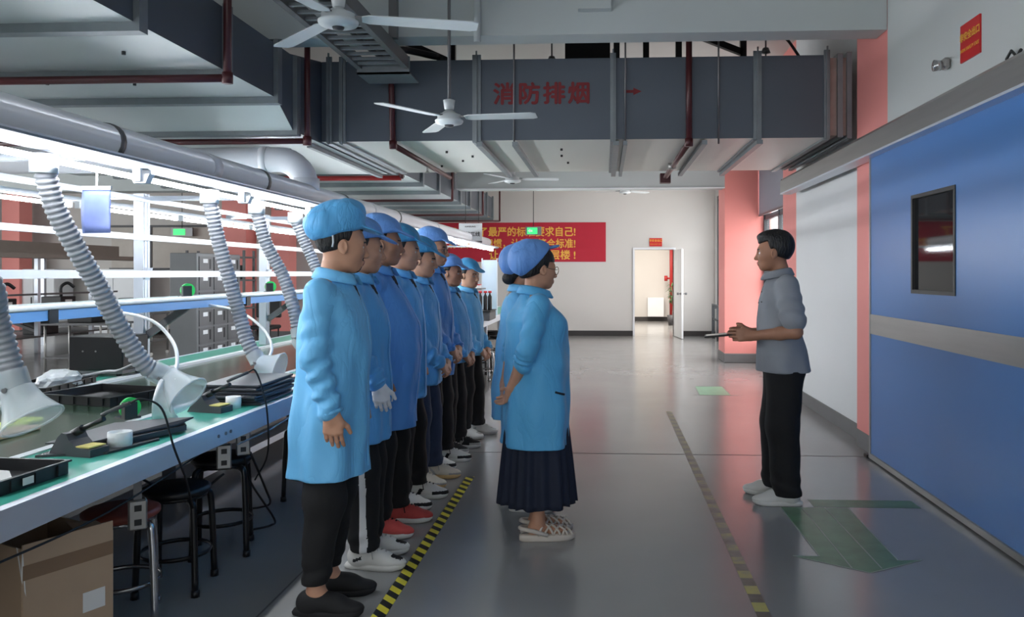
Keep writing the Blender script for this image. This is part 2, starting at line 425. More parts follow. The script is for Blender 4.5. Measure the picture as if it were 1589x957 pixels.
for a, b in (((1.09, 5.06), (1.10, 4.19)), ((1.10, 4.19), (.965, 4.19)), ((.965, 4.19), (1.285, 3.97)), ((1.285, 3.97), (1.60, 4.16)), ((1.50, 5.06), (1.48, 4.15)), ((1.22, 5.06), (1.215, 4.03)), ((1.36, 5.06), (1.36, 4.03))):
    ln.bar(a + (.0012,), b + (.0012,), .008, .0008)
ln.build('outline', M_FLOORLINE, t)
t = thing('floor_arrow', 'pale green floor marking near the foot of the far coral column', 'floor marking', (0, 0, .0006))
MB().prism([(1.13, 9.68), (1.50, 9.68), (1.50, 10.4), (1.16, 10.4)], 0, .001).build('painted_panel', M_FLOORLIGHT, t)
ln = MB()
for a, b in (((1.05, 9.66), (1.62, 9.66)), ((1.13, 9.68), (1.16, 10.4)), ((1.50, 9.68), (1.50, 10.4)), ((1.16, 10.4), (1.5, 10.4))): ln.bar(a + (.0012,), b + (.0012,), .012, .0008)
ln.build('outline', M_FLOORLINE, t)
# ---- blue sliding door
d = MB().box((2.075, 1.6, .015), (2.13, 4.90, 2.36)).box((2.075, 5.545, .015), (2.13, 6.41, 2.36)).box((2.075, 4.90, .015), (2.13, 5.545, 1.335)).box((2.075, 4.90, 1.955), (2.13, 5.545, 2.36))
door = d.build('door_1', M_BLUE); door['kind'] = 'structure'
MB().box((2.09, 4.90, 1.335), (2.10, 5.545, 1.955)).build('window_pane', M_GLASS, door)
MB().box((2.069, 4.88, 1.315), (2.09, 5.565, 1.34)).box((2.069, 4.88, 1.95), (2.09, 5.565, 1.975)).box((2.069, 4.88, 1.34), (2.09, 4.905, 1.95)).box((2.069, 5.54, 1.34), (2.09, 5.565, 1.95)).build('window_frame', M_BLACK, door)
MB().box((2.068, 1.6, .98), (2.075, 6.41, 1.132)).build('kick_band', M_STEEL, door)
MB().box((2.066, 6.395, .015), (2.132, 6.415, 2.36)).build('edge_strip', M_STEEL, door)
MB().box((2.06, 1.6, .012), (2.14, 6.41, .05)).build('bottom_seal', M_STEEL, door)
struct('trim_10', MB().box((2.085, 1.6, 0), (2.15, 6.5, .012)), M_BLACK)
tag(MB().box((2.05, 6.42, 0), (2.125, 6.50, .03), bev=.006).build('door_stop', M_BLACK), 'small black floor stop at the corner of the blue sliding door', 'door stop')
t = thing('door_track_cover', 'long grey steel track cover running above the blue sliding door', 'door track', (0, 0, 0))
MB().prism([(2.125, 2.36), (2.125, 2.53), (2.03, 2.53), (2.0, 2.50), (2.0, 2.36)], 1.5, 9.30, axis='y').build('cover', M_STEEL, t)
MB().box((1.995, 1.5, 2.345), (2.12, 9.28, 2.36)).build('lower_lip', M_ALU, t)
MB().box((2.01, 9.30, 2.37), (2.12, 9.31, 2.52)).build('end_cap', M_BLACK, t)
t = thing('cable_bracket', 'small black bracket on top of the steel door track cover', 'bracket', (2.1, 4.28, 2.53))
MB().tube([(0, .03, 0), (0, .05, .04), (0, 0, .07), (0, -.05, .03), (0, -.02, .0), (0, -.1, .05)], .008).build('clip', M_BLACK, t)
# ---- back door leaf, corridor behind it
leaf = struct('door_2', MB().box((0, 0, .012), (.90, .04, 1.99)), M_WHITE)
leaf.location = (1.60, 18.74, 0); leaf.rotation_euler = (0, 0, R(-84))
MB().lathe([(0, 0), (.028, 0), (.028, .01), (.012, .015), (.012, .05), (.026, .055), (.026, .09), (0, .095)], (.84, .04, 1.0), axis='y', n=12).build('door_knob', M_DSTEEL, leaf)
MB().lathe([(0, 0), (.028, 0), (.028, -.01), (.012, -.015), (.012, -.05), (.026, -.055), (.026, -.09), (0, -.095)], (.84, 0, 1.0), axis='y', n=12).build('door_knob', M_DSTEEL, leaf)
struct('wall_corridor_back', MB().box((-.2, 24.6, 0), (3.4, 24.8, 3.2)), M_WALL)
struct('wall_corridor_left', MB().box((-.2, 18.95, 0), (0, 24.6, 3.2)), M_WALL)
struct('wall_corridor_right', MB().box((2.35, 18.95, 0), (2.55, 24.6, 3.2)), M_WALL)
struct('ceiling_corridor', MB().box((-.2, 18.95, 3.2), (3.4, 24.8, 3.3)), M_CEIL)
struct('baseboard_corridor', MB().box((0, 24.58, 0), (2.35, 24.6, .13)), M_DSKIRT)
t = thing('fire_pipe', 'red fire pipe standing against the corridor wall seen through the doorway', 'pipe', (2.0, 24.3, 0))
MB().cyl((0, 0, 0), (0, 0, 3.1), .05).build('riser', M_RED, t)
MB().cyl((.2, .05, 0), (.2, .05, 3.1), .035).build('riser', M_RED, t)
MB().cyl((-.16, 0, 1.3), (.2, 0, 1.3), .03).cyl((-.16, -.02, 1.22), (-.16, -.02, 1.38), .05).build('valve', M_RED, t)
tag(MB().box((1.30, 24.35, .15), (1.78, 24.57, .72)).build('wall_cabinet', M_WHITE), 'low white wall cabinet in the corridor beyond the open door', 'cabinet')
t = thing('potted_plant', 'tall leafy potted plant in the corridor beside the open door', 'plant', (1.90, 22.7, 0))
MB().lathe([(0, 0), (.11, 0), (.15, .28), (.13, .28), (.12, .24), (0, .24)], (0, 0, 0), n=16).build('pot', M_DGREY, t)
MB().tube(curve_pts([(0, 0, .22), (.02, 0, .6), (-.01, .02, 1.0)]), .012).build('stem', M_BROWN, t)
mb = MB(); rr = random.Random(3)
for k in range(46):
    a = rr.uniform(0, 2 * PI); z = rr.uniform(.55, 1.1); L = rr.uniform(.14, .26); w = .025
    dx, dy = math.cos(a), math.sin(a); px, py = -dy * w, dx * w
    mb.add([(0, 0, z), (dx * L * .5 + px, dy * L * .5 + py, z + .09), (dx * L, dy * L, z + .02), (dx * L * .5 - px, dy * L * .5 - py, z + .09)], [(0, 1, 2, 3)], 0, True)
mb.build('leaves', M_LEAF, t, fixn=False)
# ---- signs on the walls
t = thing('exit_sign', 'red plate with yellow characters on the wall above the open back door', 'sign', (1.185, 18.74, 2.17))
MB().box((-.145, -.006, -.095), (.145, .01, .095)).build('plate', M_SIGNRED, t)
text('lettering', '非安全出口', .062, (0, -.008, .035), (R(90), 0, 0), M_YELL, t, bold=.001)
text('lettering', 'NON SAFETY EXIT', .032, (0, -.008, -.045), (R(90), 0, 0), M_YELL, t)
t = thing('exit_sign', 'red plate with yellow characters high on the wall above the blue door', 'sign', (2.128, 4.80, 2.81))
MB().box((-.008, -.125, -.11), (.002, .125, .11)).build('plate', M_SIGNRED, t)
text('lettering', '非安全出口', .052, (-.0095, 0, .03), (R(90), 0, R(-90)), M_YELL, t, bold=.0012)
text('lettering', 'NON SAFETY EXIT', .029, (-.0095, 0, -.045), (R(90), 0, R(-90)), M_YELL, t)
t = thing('emergency_lamp', 'small silver lamp on the wall left of the red sign', 'lamp', (2.13, 5.10, 2.745))
MB().box((-.05, -.035, -.035), (0, .035, .035), bev=.015).build('housing', M_STEEL, t)
MB().lathe([(0, -.10), (.035, -.095), (.03, -.05), (0, -.05)], (0, .0, -.01), axis='x', n=14).build('lens', M_CHROME, t)
t = thing('wall_banner', 'long red cloth banner with gold Chinese slogans on the back wall', 'banner', (0, 18.74, 0))
MB().box((-5.6, -.012, 1.72), (.03, .004, 2.635)).build('cloth', M_BANNER, t)
for z, runs in ((2.405, (('深圳客户用了', -5.3, -3.48), ('了', -2.98, -2.77), ('最严的标准要求自己!', -2.72, -.69))), (2.13, (('让标准成为习惯，让习惯符合标准!', -3.85, -.69),)), (1.865, (('让品质更上一层楼 !', -2.7, -.69),))):
    for s_, x0, x1 in runs:
        n = len(s_); o = text('lettering', s_, .235, (x0, -.014, z), (R(90), 0, 0), M_YELL, t, bold=.005, align='LEFT', width=x1 - x0)
# ================================================================== OVERHEAD: ducts, pipes, fans
DZ0, DZ1, DY0, DY1 = 2.613, 3.32, 7.01, 9.2
t = thing('exhaust_duct', 'grey smoke exhaust duct crossing the aisle with dark red characters', 'duct', (0, 0, 0))
MB().box((-2.5, DY0, DZ0), (1.9, DY1, DZ1)).under().build('duct_body', [M_DUCT_SHADED, M_DUCT_LIT], t)  # dark sides and pale underside imitate the fall of light
MB().box((1.9, DY0 + .02, DZ0 + .02), (2.12, DY1 - .02, DZ1 - .02)).build('end_section', M_RUST, t)
MB().box((1.99, DY0 - .012, DZ0), (2.035, DY1, DZ1 + .01)).box((2.07, DY0 - .012, DZ0 - .01), (2.11, DY1, DZ1 + .02)).build('end_flange', M_GALV2, t)
for x, w in ((-2.43, .05), (-2.31, .06), (-1.117, .075), (.075, .05), (1.312, .07), (1.90, .05)):
    MB().box((x - w / 2, DY0 - .018, DZ0 - .012), (x + w / 2, DY0, DZ1 + .04)).box((x - w / 2, DY0, DZ0 - .018), (x + w / 2, DY1 + .01, DZ0)).box((x - .006, DY0 - .035, DZ0 - .03), (x + .006, DY0 - .018, DZ1 + .07)).build('flange', M_GALV2, t)
# slotted bracket channels under the duct
for x0, x1, w in ((-2.60, -2.28, .045), (-1.09, -1.03, .05), (-.78, -.76, .045), (.10, .12, .05), (.18, .17, .035), (.86, .86, .045), (1.33, 1.33, .05)):
    MB().box((x0 - w / 2, DY0 - .03, DZ0 - .055), (x0 + w / 2, DY1 + .05, DZ0 - .018)).build('support_channel', M_GALV2, t)
for x in (-.788, .18, .98):
    MB().cyl((x, DY0 - .02, DZ0 - .05), (x, DY0 - .02, 4.2), .009, n=6).build('hanger_rod', M_DSTEEL, t)
for i, ch in enumerate('消防排烟'):
    text('lettering', ch, .20, (-.875 + i * .218 - .0, DY0 - .004, 3.005), (R(90), 0, 0), M_DUCTRED, t, bold=.006, extrude=.002)
MB().prism([(.17, 3.015), (.25, 3.015), (.25, 2.995), (.32, 3.027), (.25, 3.059), (.25, 3.039), (.17, 3.039)], DY0 - .005, DY0 + .001, axis='y').build('arrow_mark', M_DUCTRED, t)
mb = MB(); rr = random.Random(5)
for x, y in ((-1.5, 7.6), (-1.45, 8.2), (-1.3, 7.9), (-.4, 7.5), (-.42, 7.9), (-.38, 8.4), (-1.75, 8.6)):
    MB().cyl((x, y, DZ0 - .02), (x, y, DZ0), .012, n=8).build('screw_head', M_BLACK, t)
# the big duct along the left side
t = thing('supply_duct', 'wide galvanised duct running overhead along the left of the hall', 'duct', (0, 0, 0))
MB().prism([(1.5, 2.79), (6.03, 2.79), (6.36, 2.60), (9.2, 2.60), (9.2, 3.32), (7.0, 3.32), (6.3, 3.2), (1.5, 3.2)], -6.2, -2.505, axis='x').under().build('duct_body', [M_DUCT_SHADED, M_FOIL], t)  # sides take the colour with shade painted in
MB().box((-6.2, 9.2, 2.70), (-2.53, 18.3, 3.15)).under().build('duct_body', [M_DUCT_SHADED, M_FOIL], t)
for y, z in ((3.25, 2.79), (4.20, 2.79), (5.2, 2.79), (6.02, 2.79)):
    MB().box((-6.2, y - .04, z - .05), (-2.47, y + .04, z)).box((-2.505, y - .04, z), (-2.47, y + .04, 3.22)).build('flange', M_GALV2, t)
MB().box((-6.2, 6.36, 2.565), (-2.47, 6.44, 2.60)).box((-2.505, 6.36, 2.6), (-2.47, 6.44, 3.2)).build('flange', M_GALV2, t)
for y in (9.9, 11.0, 12.1, 13.9, 14.9, 16.0, 17.1, 18.0):
    MB().box((-6.2, y - .04, 2.645), (-2.49, y + .04, 2.70)).box((-2.53, y - .04, 2.70), (-2.49, y + .04, 3.18)).build('flange', M_GALV2, t)
mb = MB()
for x, y in ((-2.9, 4.72), (-3.6, 4.6), (-3.3, 5.5), (-2.75, 5.3), (-3.9, 5.45), (-3.1, 6.9), (-2.9, 7.3)):
    z = 2.79 if y < 6 else 2.60
    MB().cyl((x, y, z - .02), (x, y, z), .012, n=8).build('screw_head', M_BLACK, t)
# maroon hangers
def hanger(name, label, pts, r=.022, grp=None):
    t = thing(name, label, 'pipe', (0, 0, 0), group=grp)
    for a, b in zip(pts, pts[1:]): MB().cyl(a, b, r, n=10).build('pipe_run', M_MAROON, t)
    MB().lathe([(0, -.035), (.035, -.035), (.035, .035), (0, .035)], pts[1], n=10).build('elbow', M_MAROON, t)
    return t
hanger('sprinkler_pipe', 'maroon pipe hanger wrapped under the nearest left duct', [(-2.44, 5.10, 3.9), (-2.44, 5.10, 2.715), (-6.0, 5.10, 2.715)], .026)
hanger('sprinkler_pipe', 'maroon pipe dropping at the corner where the two grey ducts meet', [(-2.435, 6.49, 3.6), (-2.435, 6.49, 2.535), (-6.0, 6.49, 2.535)], .024)
p = hanger('sprinkler_pipe', 'maroon sprinkler pipe bent under the duct left of the characters', [(-1.88, 6.97, 3.6), (-1.85, 6.97, 2.575), (-1.80, 9.3, 2.565)], .026)
MB().cyl((-1.82, 8.2, 2.56), (-1.82, 8.2, 2.50), .012).lathe([(0, -.01), (.03, -.005), (.03, 0), (0, .01)], (-1.82, 8.2, 2.49), n=10).build('sprinkler_head', M_STEEL, p)
p = hanger('sprinkler_pipe', 'maroon sprinkler pipe bent under the duct right of the red arrow', [(.725, 6.97, 3.6), (.725, 6.97, 2.575), (.70, 9.35, 2.555)], .027)
MB().cyl((.66, 8.4, 2.56), (.74, 8.4, 2.56), .035).build('valve', M_STEEL, p)
MB().box((.64, 9.3, 2.49), (.76, 9.42, 2.60)).build('end_block', M_MAROON, p)
for y, x0, x1, lab in ((9.6, -3.9, -2.45, 'red pipe under the far left duct, first behind the cross duct'), (12.6, -4.6, -2.4, 'dark red pipe under the far left duct in front of the far beam'), (15.8, -4.9, -2.4, 'thin dark pipe under the far left duct behind the far beam'), (17.6, -5.0, -2.3, 'thin dark pipe under the last stretch of the far left duct')):
    t = thing('sprinkler_pipe', lab, 'pipe', (0, 0, 0))
    MB().cyl((x0, y, 2.60), (x1, y, 2.60), .03 if y < 10 else .02).build('pipe_run', M_RED if y < 10 else M_MAROON, t)
    MB().cyl((x1, y, 2.59), (x1, y, 3.4), .03 if y < 10 else .02).build('pipe_drop', M_MAROON, t)
# steel braces seen in the slot above the cross duct
t = thing('brace_frame', 'black steel braces standing in the slot above the cross duct', 'brace', (0, 0, 0))
for a, b in (((.73, 8.0, 3.32), (.73, 8.0, 4.2)), ((.76, 8.0, 3.86), (1.35, 8.0, 3.62)), ((1.36, 8.0, 3.5), (1.36, 8.0, 4.2)), ((.12, 8.0, 3.32), (.12, 8.0, 4.2)), ((-2.1, 7.9, 3.8), (-1.55, 7.9, 3.55)), ((-1.5, 7.9, 3.32), (-1.5, 7.9, 4.2)), ((.42, 8.2, 3.32), (.42, 8.2, 4.2))):
    MB().bar(a, b, .06).build('steel_bar', M_BLACKM, t)
t = thing('air_vent', 'black square vent hanging in the slot above the duct characters', 'vent', (-.18, 8.6, 3.66))
MB().box((-.24, -.02, -.32), (.24,   .3, .53)).build('casing', M_BLACK, t)
t = thing('ceiling_cable', 'loose black cable looping down from the ceiling above the cross duct', 'cable', (0, 0, 0))
MB().tube(curve_pts([(1.55, 7.6, 4.2), (1.6, 7.6, 3.75), (1.72, 7.6, 3.6), (1.85, 7.6, 3.4)]), .014).build('cable', M_CABLE, t)
for x, y, lab in ((-.55, 8.4, 'threaded rod with a small sprinkler above the left end of the duct characters'), (1.62, 8.2, 'thin threaded rod above the duct near the stained end')):
    t = thing('threaded_rod', lab, 'rod', (x, y, 3.335))
    MB().cyl((0, 0, 0), (0, 0, .865), .009, n=6).build('rod', M_DSTEEL, t)
    MB().lathe([(0, -.03), (.05, -.02), (.03, .03), (0, .03)], (0, 0, .35), n=10).build('nut', M_DSTEEL, t)
tag(MB().box((-.20, 6.12, 3.46), (.05, 6.2, 4.2)).build('beam_box', M_BEAM), 'pale box casing fixed on the face of the near ceiling beam', 'box')
t = thing('beam_conduit', 'grey conduit pipe running down the near beam beside the fan rod', 'conduit', (-.98, 6.17, 0))
MB().cyl((0, 0, 3.23), (0, 0, 4.2), .028).build('conduit', M_BEAM, t)
MB().box((-.04, -.01, 3.6), (.04, .03, 3.64)).build('clamp', M_DSTEEL, t)
# ladder cable tray above the first fan
t = thing('cable_tray', 'grey ladder cable tray passing above the nearest ceiling fan', 'cable tray', (0, 0, 0))
for x in (-1.98, -1.60):
    MB().box((x - .022, 2.0, 3.10), (x + .022, 6.42, 3.20)).build('side_rail', M_MGREY, t)
mb = MB(); y = 2.1
while y < 6.3: mb.box((-1.96, y, 3.11), (-1.62, y + .03, 3.13)); y += .14
mb.build('rungs', M_GALV2, t)
MB().box((-2.0, 6.42, 3.06), (-1.57, 6.44, 3.2)).box((-2.0, 6.42, 3.06), (-1.57, 6.75, 3.075)).build('end_plate', M_GALV2, t)
MB().box((-1.60, 5.9, 3.2), (-1.54, 5.96, 4.2)).build('hanger', M_MGREY, t)
MB().tube(curve_pts([(-1.9, 2.0, 3.19), (-1.8, 4, 3.19), (-1.72, 6.2, 3.18), (-1.72, 6.8, 3.36), (-1.5, 7.2, 3.40)]), .03).tube(curve_pts([(-1.7, 2.0, 3.18), (-1.75, 4, 3.18), (-1.8, 6.2, 3.18), (-1.85, 6.9, 3.42)]), .022).build('cables', M_BLACK, t)
# ---- ceiling fans
def fan(loc, a0, blade, motor, rod, label, pitch=-.06):
    t = thing('ceiling_fan', label, 'fan', loc, group=None)
    MB().lathe([(0, -.034), (motor * .5, -.034), (motor * .92, -.022), (motor, -.008), (motor, .0), (motor * .82, .012), (motor * .84, .04), (motor * .5, .055), (.025, .08), (0, .08)], (0, 0, 0), n=28).build('motor', M_FAN, t)
    MB().lathe([(0, -.05), (.03, -.046), (.035, -.034), (0, -.034)], (0, 0, 0), n=16).build('switch_cup', M_DGREY, t)
    for k in range(3):
        a = R(a0 + 120 * k); u = Vector((math.cos(a), math.sin(a), 0)); v = Vector((-math.sin(a), math.cos(a), 0))
        m = MB(); L = [(motor * 1.15, .035), (motor * 1.5, .055), (blade * .6, .062), (blade * .95, .066), (blade, .05)]
        vs = []
        for r, w in L:
            for s_ in (-1, 1):
                for dz in (-.003, .003):
                    vs.append((u * r + v * w * s_ + Vector((0, 0, .02 + dz + w * s_ * pitch * 2))) [:])
        fs = []
        for i in range(len(L) - 1):
            b = i * 4; n = b + 4
            fs += [(b, n, n + 2, b + 2), (b + 1, b + 3, n + 3, n + 1), (b, b + 1, n + 1, n), (b + 2, n + 2, n + 3, b + 3)]
        fs += [(0, 2, 3, 1), (len(vs) - 4, len(vs) - 3, len(vs) - 1, len(vs) - 2)]
        m.add(vs, fs); bl = m.build('blade', M_FAN, t)
        MB().bar((u * motor * .8 + Vector((0, 0, .03)))[:], (u * motor * 1.7 + Vector((0, 0, .026)))[:], .04, .008).build('blade_bracket', M_DSTEEL, bl)
    MB().cyl((0, 0, .08), (0, 0, rod), .012, n=8).build('down_rod', M_MGREY, t)
    MB().lathe([(.014, 0), (.035, .005), (.045, .07), (.014, .08)], (0, 0, .08), n=14).build('canopy_cup', M_FAN, t)
    return t
fan((-1.526, 4.55, 2.896), 15, .80, .115, 1.34, 'nearest white ceiling fan hanging in front of the ladder cable tray')
fan((-1.156, 5.95, 2.588), -5, .66, .105, 1.62, 'white ceiling fan hanging before the cross duct beside the red characters')
fan((-1.228, 10.7, 2.688), 5, .62, .115, 1.54, 'small far ceiling fan seen under the back edge of the cross duct')
fan((.41, 16.2, 3.08), 40, .62, .115, 1.22, 'farthest ceiling fan above the banner behind the far beam')
# thin pipe under the far ceiling
t = thing('ceiling_pipe', 'thin red pipe hanging under the ceiling in front of the back wall', 'pipe', (0, 0, 0))
MB().cyl((-2.3, 17.2, 3.28), (.9, 17.2, 3.28), .018).build('pipe_run', M_RED, t)
for x in (-1.6, -.3): MB().cyl((x, 17.2, 3.28), (x, 17.2, 4.2), .01, n=6).build('hanger_rod', M_DSTEEL, t)
# hanging green exit light in front of the banner
t = thing('exit_light', 'lit green exit light hanging on a rod in front of the red banner', 'exit light', (-1.52, 17.2, 2.36))
MB().box((-.17, -.02, -.09), (.17, .02, .09)).build('casing', M_DSTEEL, t)
MB().box((-.13, -.024, -.065), (.08, -.02, .065)).build('lit_panel', M_GREENLED, t)
MB().prism([(-.02, .02), (-.07, .02), (-.07, .045), (-.115, 0), (-.07, -.045), (-.07, -.02), (-.02, -.02)], -.027, -.024, axis='y').build('arrow_mark', M_WHITE, t)
MB().cyl((0, 0, .09), (0, 0, 1.84), .008, n=6).build('hanger_rod', M_BLACK, t)
t = thing('exit_light', 'lit green exit light on the far left back wall above the lockers', 'exit light', (-10.0, 18.6, 2.43))
MB().box((-.26, -.02, -.1), (.26, .03, .1)).build('casing', M_DSTEEL, t)
MB().box((-.20, -.026, -.07), (.08, -.02, .07)).build('lit_panel', M_GREENLED, t)
MB().cyl((0, 0, .1), (0, 0, 1.77), .008, n=6).build('hanger_rod', M_BLACK, t)
# ================================================================== ASSEMBLY LINE
BY0, BY1 = .4, 17.0
t = thing('assembly_bench', 'long green topped assembly bench with a conveyor belt down its middle', 'workbench', (0, 0, 0))
MB().box((-2.20, BY0, .725), (-1.81, BY1, .75)).build('bench_mat', M_GREEN, t)
MB().box((-3.56, BY0, .725), (-3.27, BY1, .75)).build('bench_mat', M_GREEN, t)
MB().box((-3.21, BY0, .70), (-2.245, BY1, .738)).build('conveyor_belt', M_BELT, t)
MB().box((-2.245, BY0, .70), (-2.20, BY1, .756)).build('belt_guide', M_WHITE, t)
MB().box((-3.27, BY0, .70), (-3.21, BY1, .756)).build('belt_guide', M_WHITE, t)
MB().box((-1.81, BY0, .655), (-1.775, BY1, .752)).box((-1.772, BY0, .735), (-1.775, BY1, .752)).build('edge_rail', M_ALU, t)
MB().box((-3.595, BY0, .655), (-3.56, BY1, .752)).build('edge_rail', M_ALU, t)
MB().box((-3.56, BY0, .665), (-1.81, BY1, .70)).build('under_frame', M_DGREY, t)
mb = MB()
for y in (3.62, 3.74, 3.69, 5.4): MB().cyl((-1.776, y, .70), (-1.770, y, .70), .008, n=8).build('bolt', M_DSTEEL, t)
for y in (1.0, 2.9, 5.0, 7.0, 9.0, 11.0, 13.0, 15.0):
    for x in (-1.95, -2.75, -3.45):
        if x == -1.95 and y < 11: continue
        MB().box((x - .045, y - .045, .02), (x + .045, y + .045, .665)).box((x - .06, y - .06, 0), (x + .06, y + .06, .02)).build('leg', M_ALU if x != -2.75 else M_MGREY, t)
for x, z in ((-2.75, .12), (-2.75, .30), (-3.45, .15)):
    MB().box((x - .10 if z < .2 else x - .05, 1.05, z - .025), (x + .10 if z < .2 else x + .05, 15, z + .025)).build('lower_rail', M_ALU, t)
MB().box((-3.52, 1.0, .16), (-3.50, 16.8, .64)).build('light_block_panel', M_DGREY, t)  # added panel, keeps hall light off the floor under the bench
# shelf rack on the bench
t = thing('shelf_rack', 'white aluminium rack of posts, rails and shelf standing over the bench', 'rack', (0, 0, 0))
PY = [1.55, 3.6, 5.63, 7.72, 9.8, 11.9, 14.0, 16.0]
for y in PY:
    m = MB(); m.box((-3.36, y - .042, .757), (-3.29, y + .042, 2.02))
    for dy in (-.02, .02): m.box((-3.289, y + dy - .008, .76), (-3.286, y + dy + .008, 2.02))
    m.build('post', M_ALU, t)
    MB().box((-3.29, y - .02, 1.972), (-2.41, y + .02, 2.004)).build('lamp_arm', M_ALU, t)
    MB().bar((-3.29, y, 1.0), (-2.95, y, 1.24), .03, .05).build('shelf_brace', M_MGREY, t)
    MB().prism([(-3.286, 1.40), (-3.286, 1.49), (-3.262, 1.49)], y - .035, y + .035, axis='y').build('corner_bracket', M_ALU, t)
for z, h in ((1.975, .035), (1.705, .04), (1.445, .05)):
    m = MB().box((-3.285, .6, z - h / 2), (-3.255, 16.6, z + h / 2)); m.box((-3.255, .6, z - .004), (-3.253, 16.6, z + .004)); m.build('rail', M_ALU, t)
MB().box((-3.25, .6, 1.262), (-2.90, 16.6, 1.278)).build('shelf', M_GLASSY, t)
MB().box((-2.90, .6, 1.205), (-2.87, 16.6, 1.258)).build('shelf_apron', M_SHELFBLUE, t)
MB().cyl((-2.875, .6, 1.275), (-2.875, 16.6, 1.275), .017, n=10).build('front_tube', M_WHITE, t)
for y in (4.05, 6.35, 8.4, 10.5): MB().box((-2.91, y - .035, 1.19), (-2.862, y + .035, 1.262)).build('joint_clamp', M_BLACK, t)
# exhaust pipe, lamp housing, tubes
t = thing('exhaust_pipe', 'long grey plastic exhaust pipe running above the bench lamps', 'pipe', (0, 0, 0))
MB().cyl((-2.46, .3, 2.10), (-2.46, 16.8, 2.10), .088, n=20).build('pipe_run', M_PVC, t)
for y in (4.85, 8.3, 11.5): MB().cyl((-2.46, y - .05, 2.10), (-2.46, y + .05, 2.10), .093, n=20).build('coupling', M_PVC, t)
for y in (3.86, 5.6, 7.4, 9.3): MB().lathe([(.089, -.02), (.094, -.02), (.094, .02), (.089, .02)], (-2.46, y, 2.10), axis='y', n=20).build('pipe_strap', M_MGREY, t)
t = thing('exhaust_elbow', 'wide grey exhaust branch bending down onto the bench pipe', 'pipe', (0, 0, 0))
pts = [(-6.0, 6.6, 2.40), (-2.72, 6.6, 2.40)] + [(-2.72 + .23 * math.sin(a), 6.6, 2.17 + .23 * math.cos(a)) for a in [R(k) for k in range(12, 91, 13)]]
MB().tube([(-6.0, 6.6, 2.40), (-4.5, 6.6, 2.40)] + pts[1:] + [(-2.49, 6.6, 2.12)], .105, n=20).build('elbow_pipe', M_PVC, t)
MB().cyl((-2.49, 6.6, 2.24), (-2.49, 6.6, 2.14), .112, n=20).build('collar', M_PVC, t)
MB().cyl((-2.80, 6.6, 2.40), (-2.86, 6.6, 2.40), .112, n=20).build('collar', M_PVC, t)
t = thing('lamp_housing', 'long white lamp housing carrying the row of tubes over the bench', 'lamp housing', (0, 0, 0))
MB().prism([(-2.24, 1.992), (-2.225, 1.998), (-2.225, 1.985), (-2.26, 1.968), (-2.37, 1.968), (-2.40, 1.99)], .3, 16.9, axis='y').build('housing', M_LAMPBODY, t)
MB().box((-2.229, .3, 1.995), (-2.221, 16.9, 2.003)).build('lip', M_ALU, t)
NTH = 'zeroth first second third fourth fifth sixth seventh eighth ninth tenth eleventh twelfth thirteenth'.split()
def tube_lamp(x, z, y0, L, label, grp):
    t = thing('tube_lamp', label, 'lamp', (x, y0, z), group=grp)
    MB().cyl((0, .02, 0), (0, L - .02, 0), .013, n=8).build('glowing_tube', M_TUBE, t)
    MB().box((-.018, .0, -.016), (.018, .02, .046)).build('end_cap', M_WHITE, t)
    MB().box((-.018, L - .02, -.016), (.018, L, .046)).build('end_cap', M_WHITE, t)
    return t
ords = {2: 'nearest glowing tube lamp of the row under the bench housing', 3: 'second nearest glowing tube lamp under the bench housing, before the paper card', 4: 'third nearest glowing tube lamp under the bench housing, left of the first worker'}
for k in range(-1, 14):
    y0 = 3.928 - 1.146 * 3 + k * 1.146 + .0
    lab = ords.get(k, 'glowing bench tube lamp past the first worker, %s of the row counted from the nearest' % NTH[k - 1] if k > 4 else 'glowing tube lamp of the bench row outside the frame')
    tube_lamp(-2.30, 1.922, y0, 1.085, lab, 'tube lamps under the bench housing')
    if k >= 0:
        tag(MB().prism([(-.03, 0), (.03, 0), (.05, .045), (-.05, .045)], -.025, .025, axis='y').build('lamp_joint', M_WHITE, loc=(-2.30, y0 - .03, 1.897)), 'small white joint between two glowing bench tubes', 'lamp joint', 'joints between the bench tubes')
for k in range(0, 10):
    y0 = 1.3 + k * 1.4
    tube_lamp(-3.72, 1.925, y0, 1.33, 'glowing tube lamp behind the white rack, %s of that row from the near end' % NTH[k + 1], 'tube lamps behind the rack')
t = thing('lamp_rail', 'grey rail carrying the second row of tubes behind the rack', 'lamp housing', (0, 0, 0))
MB().box((-3.76, .6, 1.955), (-3.68, 16, 1.985)).build('rail_body', M_WHITE, t)
for y in PY: MB().box((-3.70, y - .02, 1.986), (-3.362, y + .02, 2.016)).build('rail_arm', M_ALU, t)
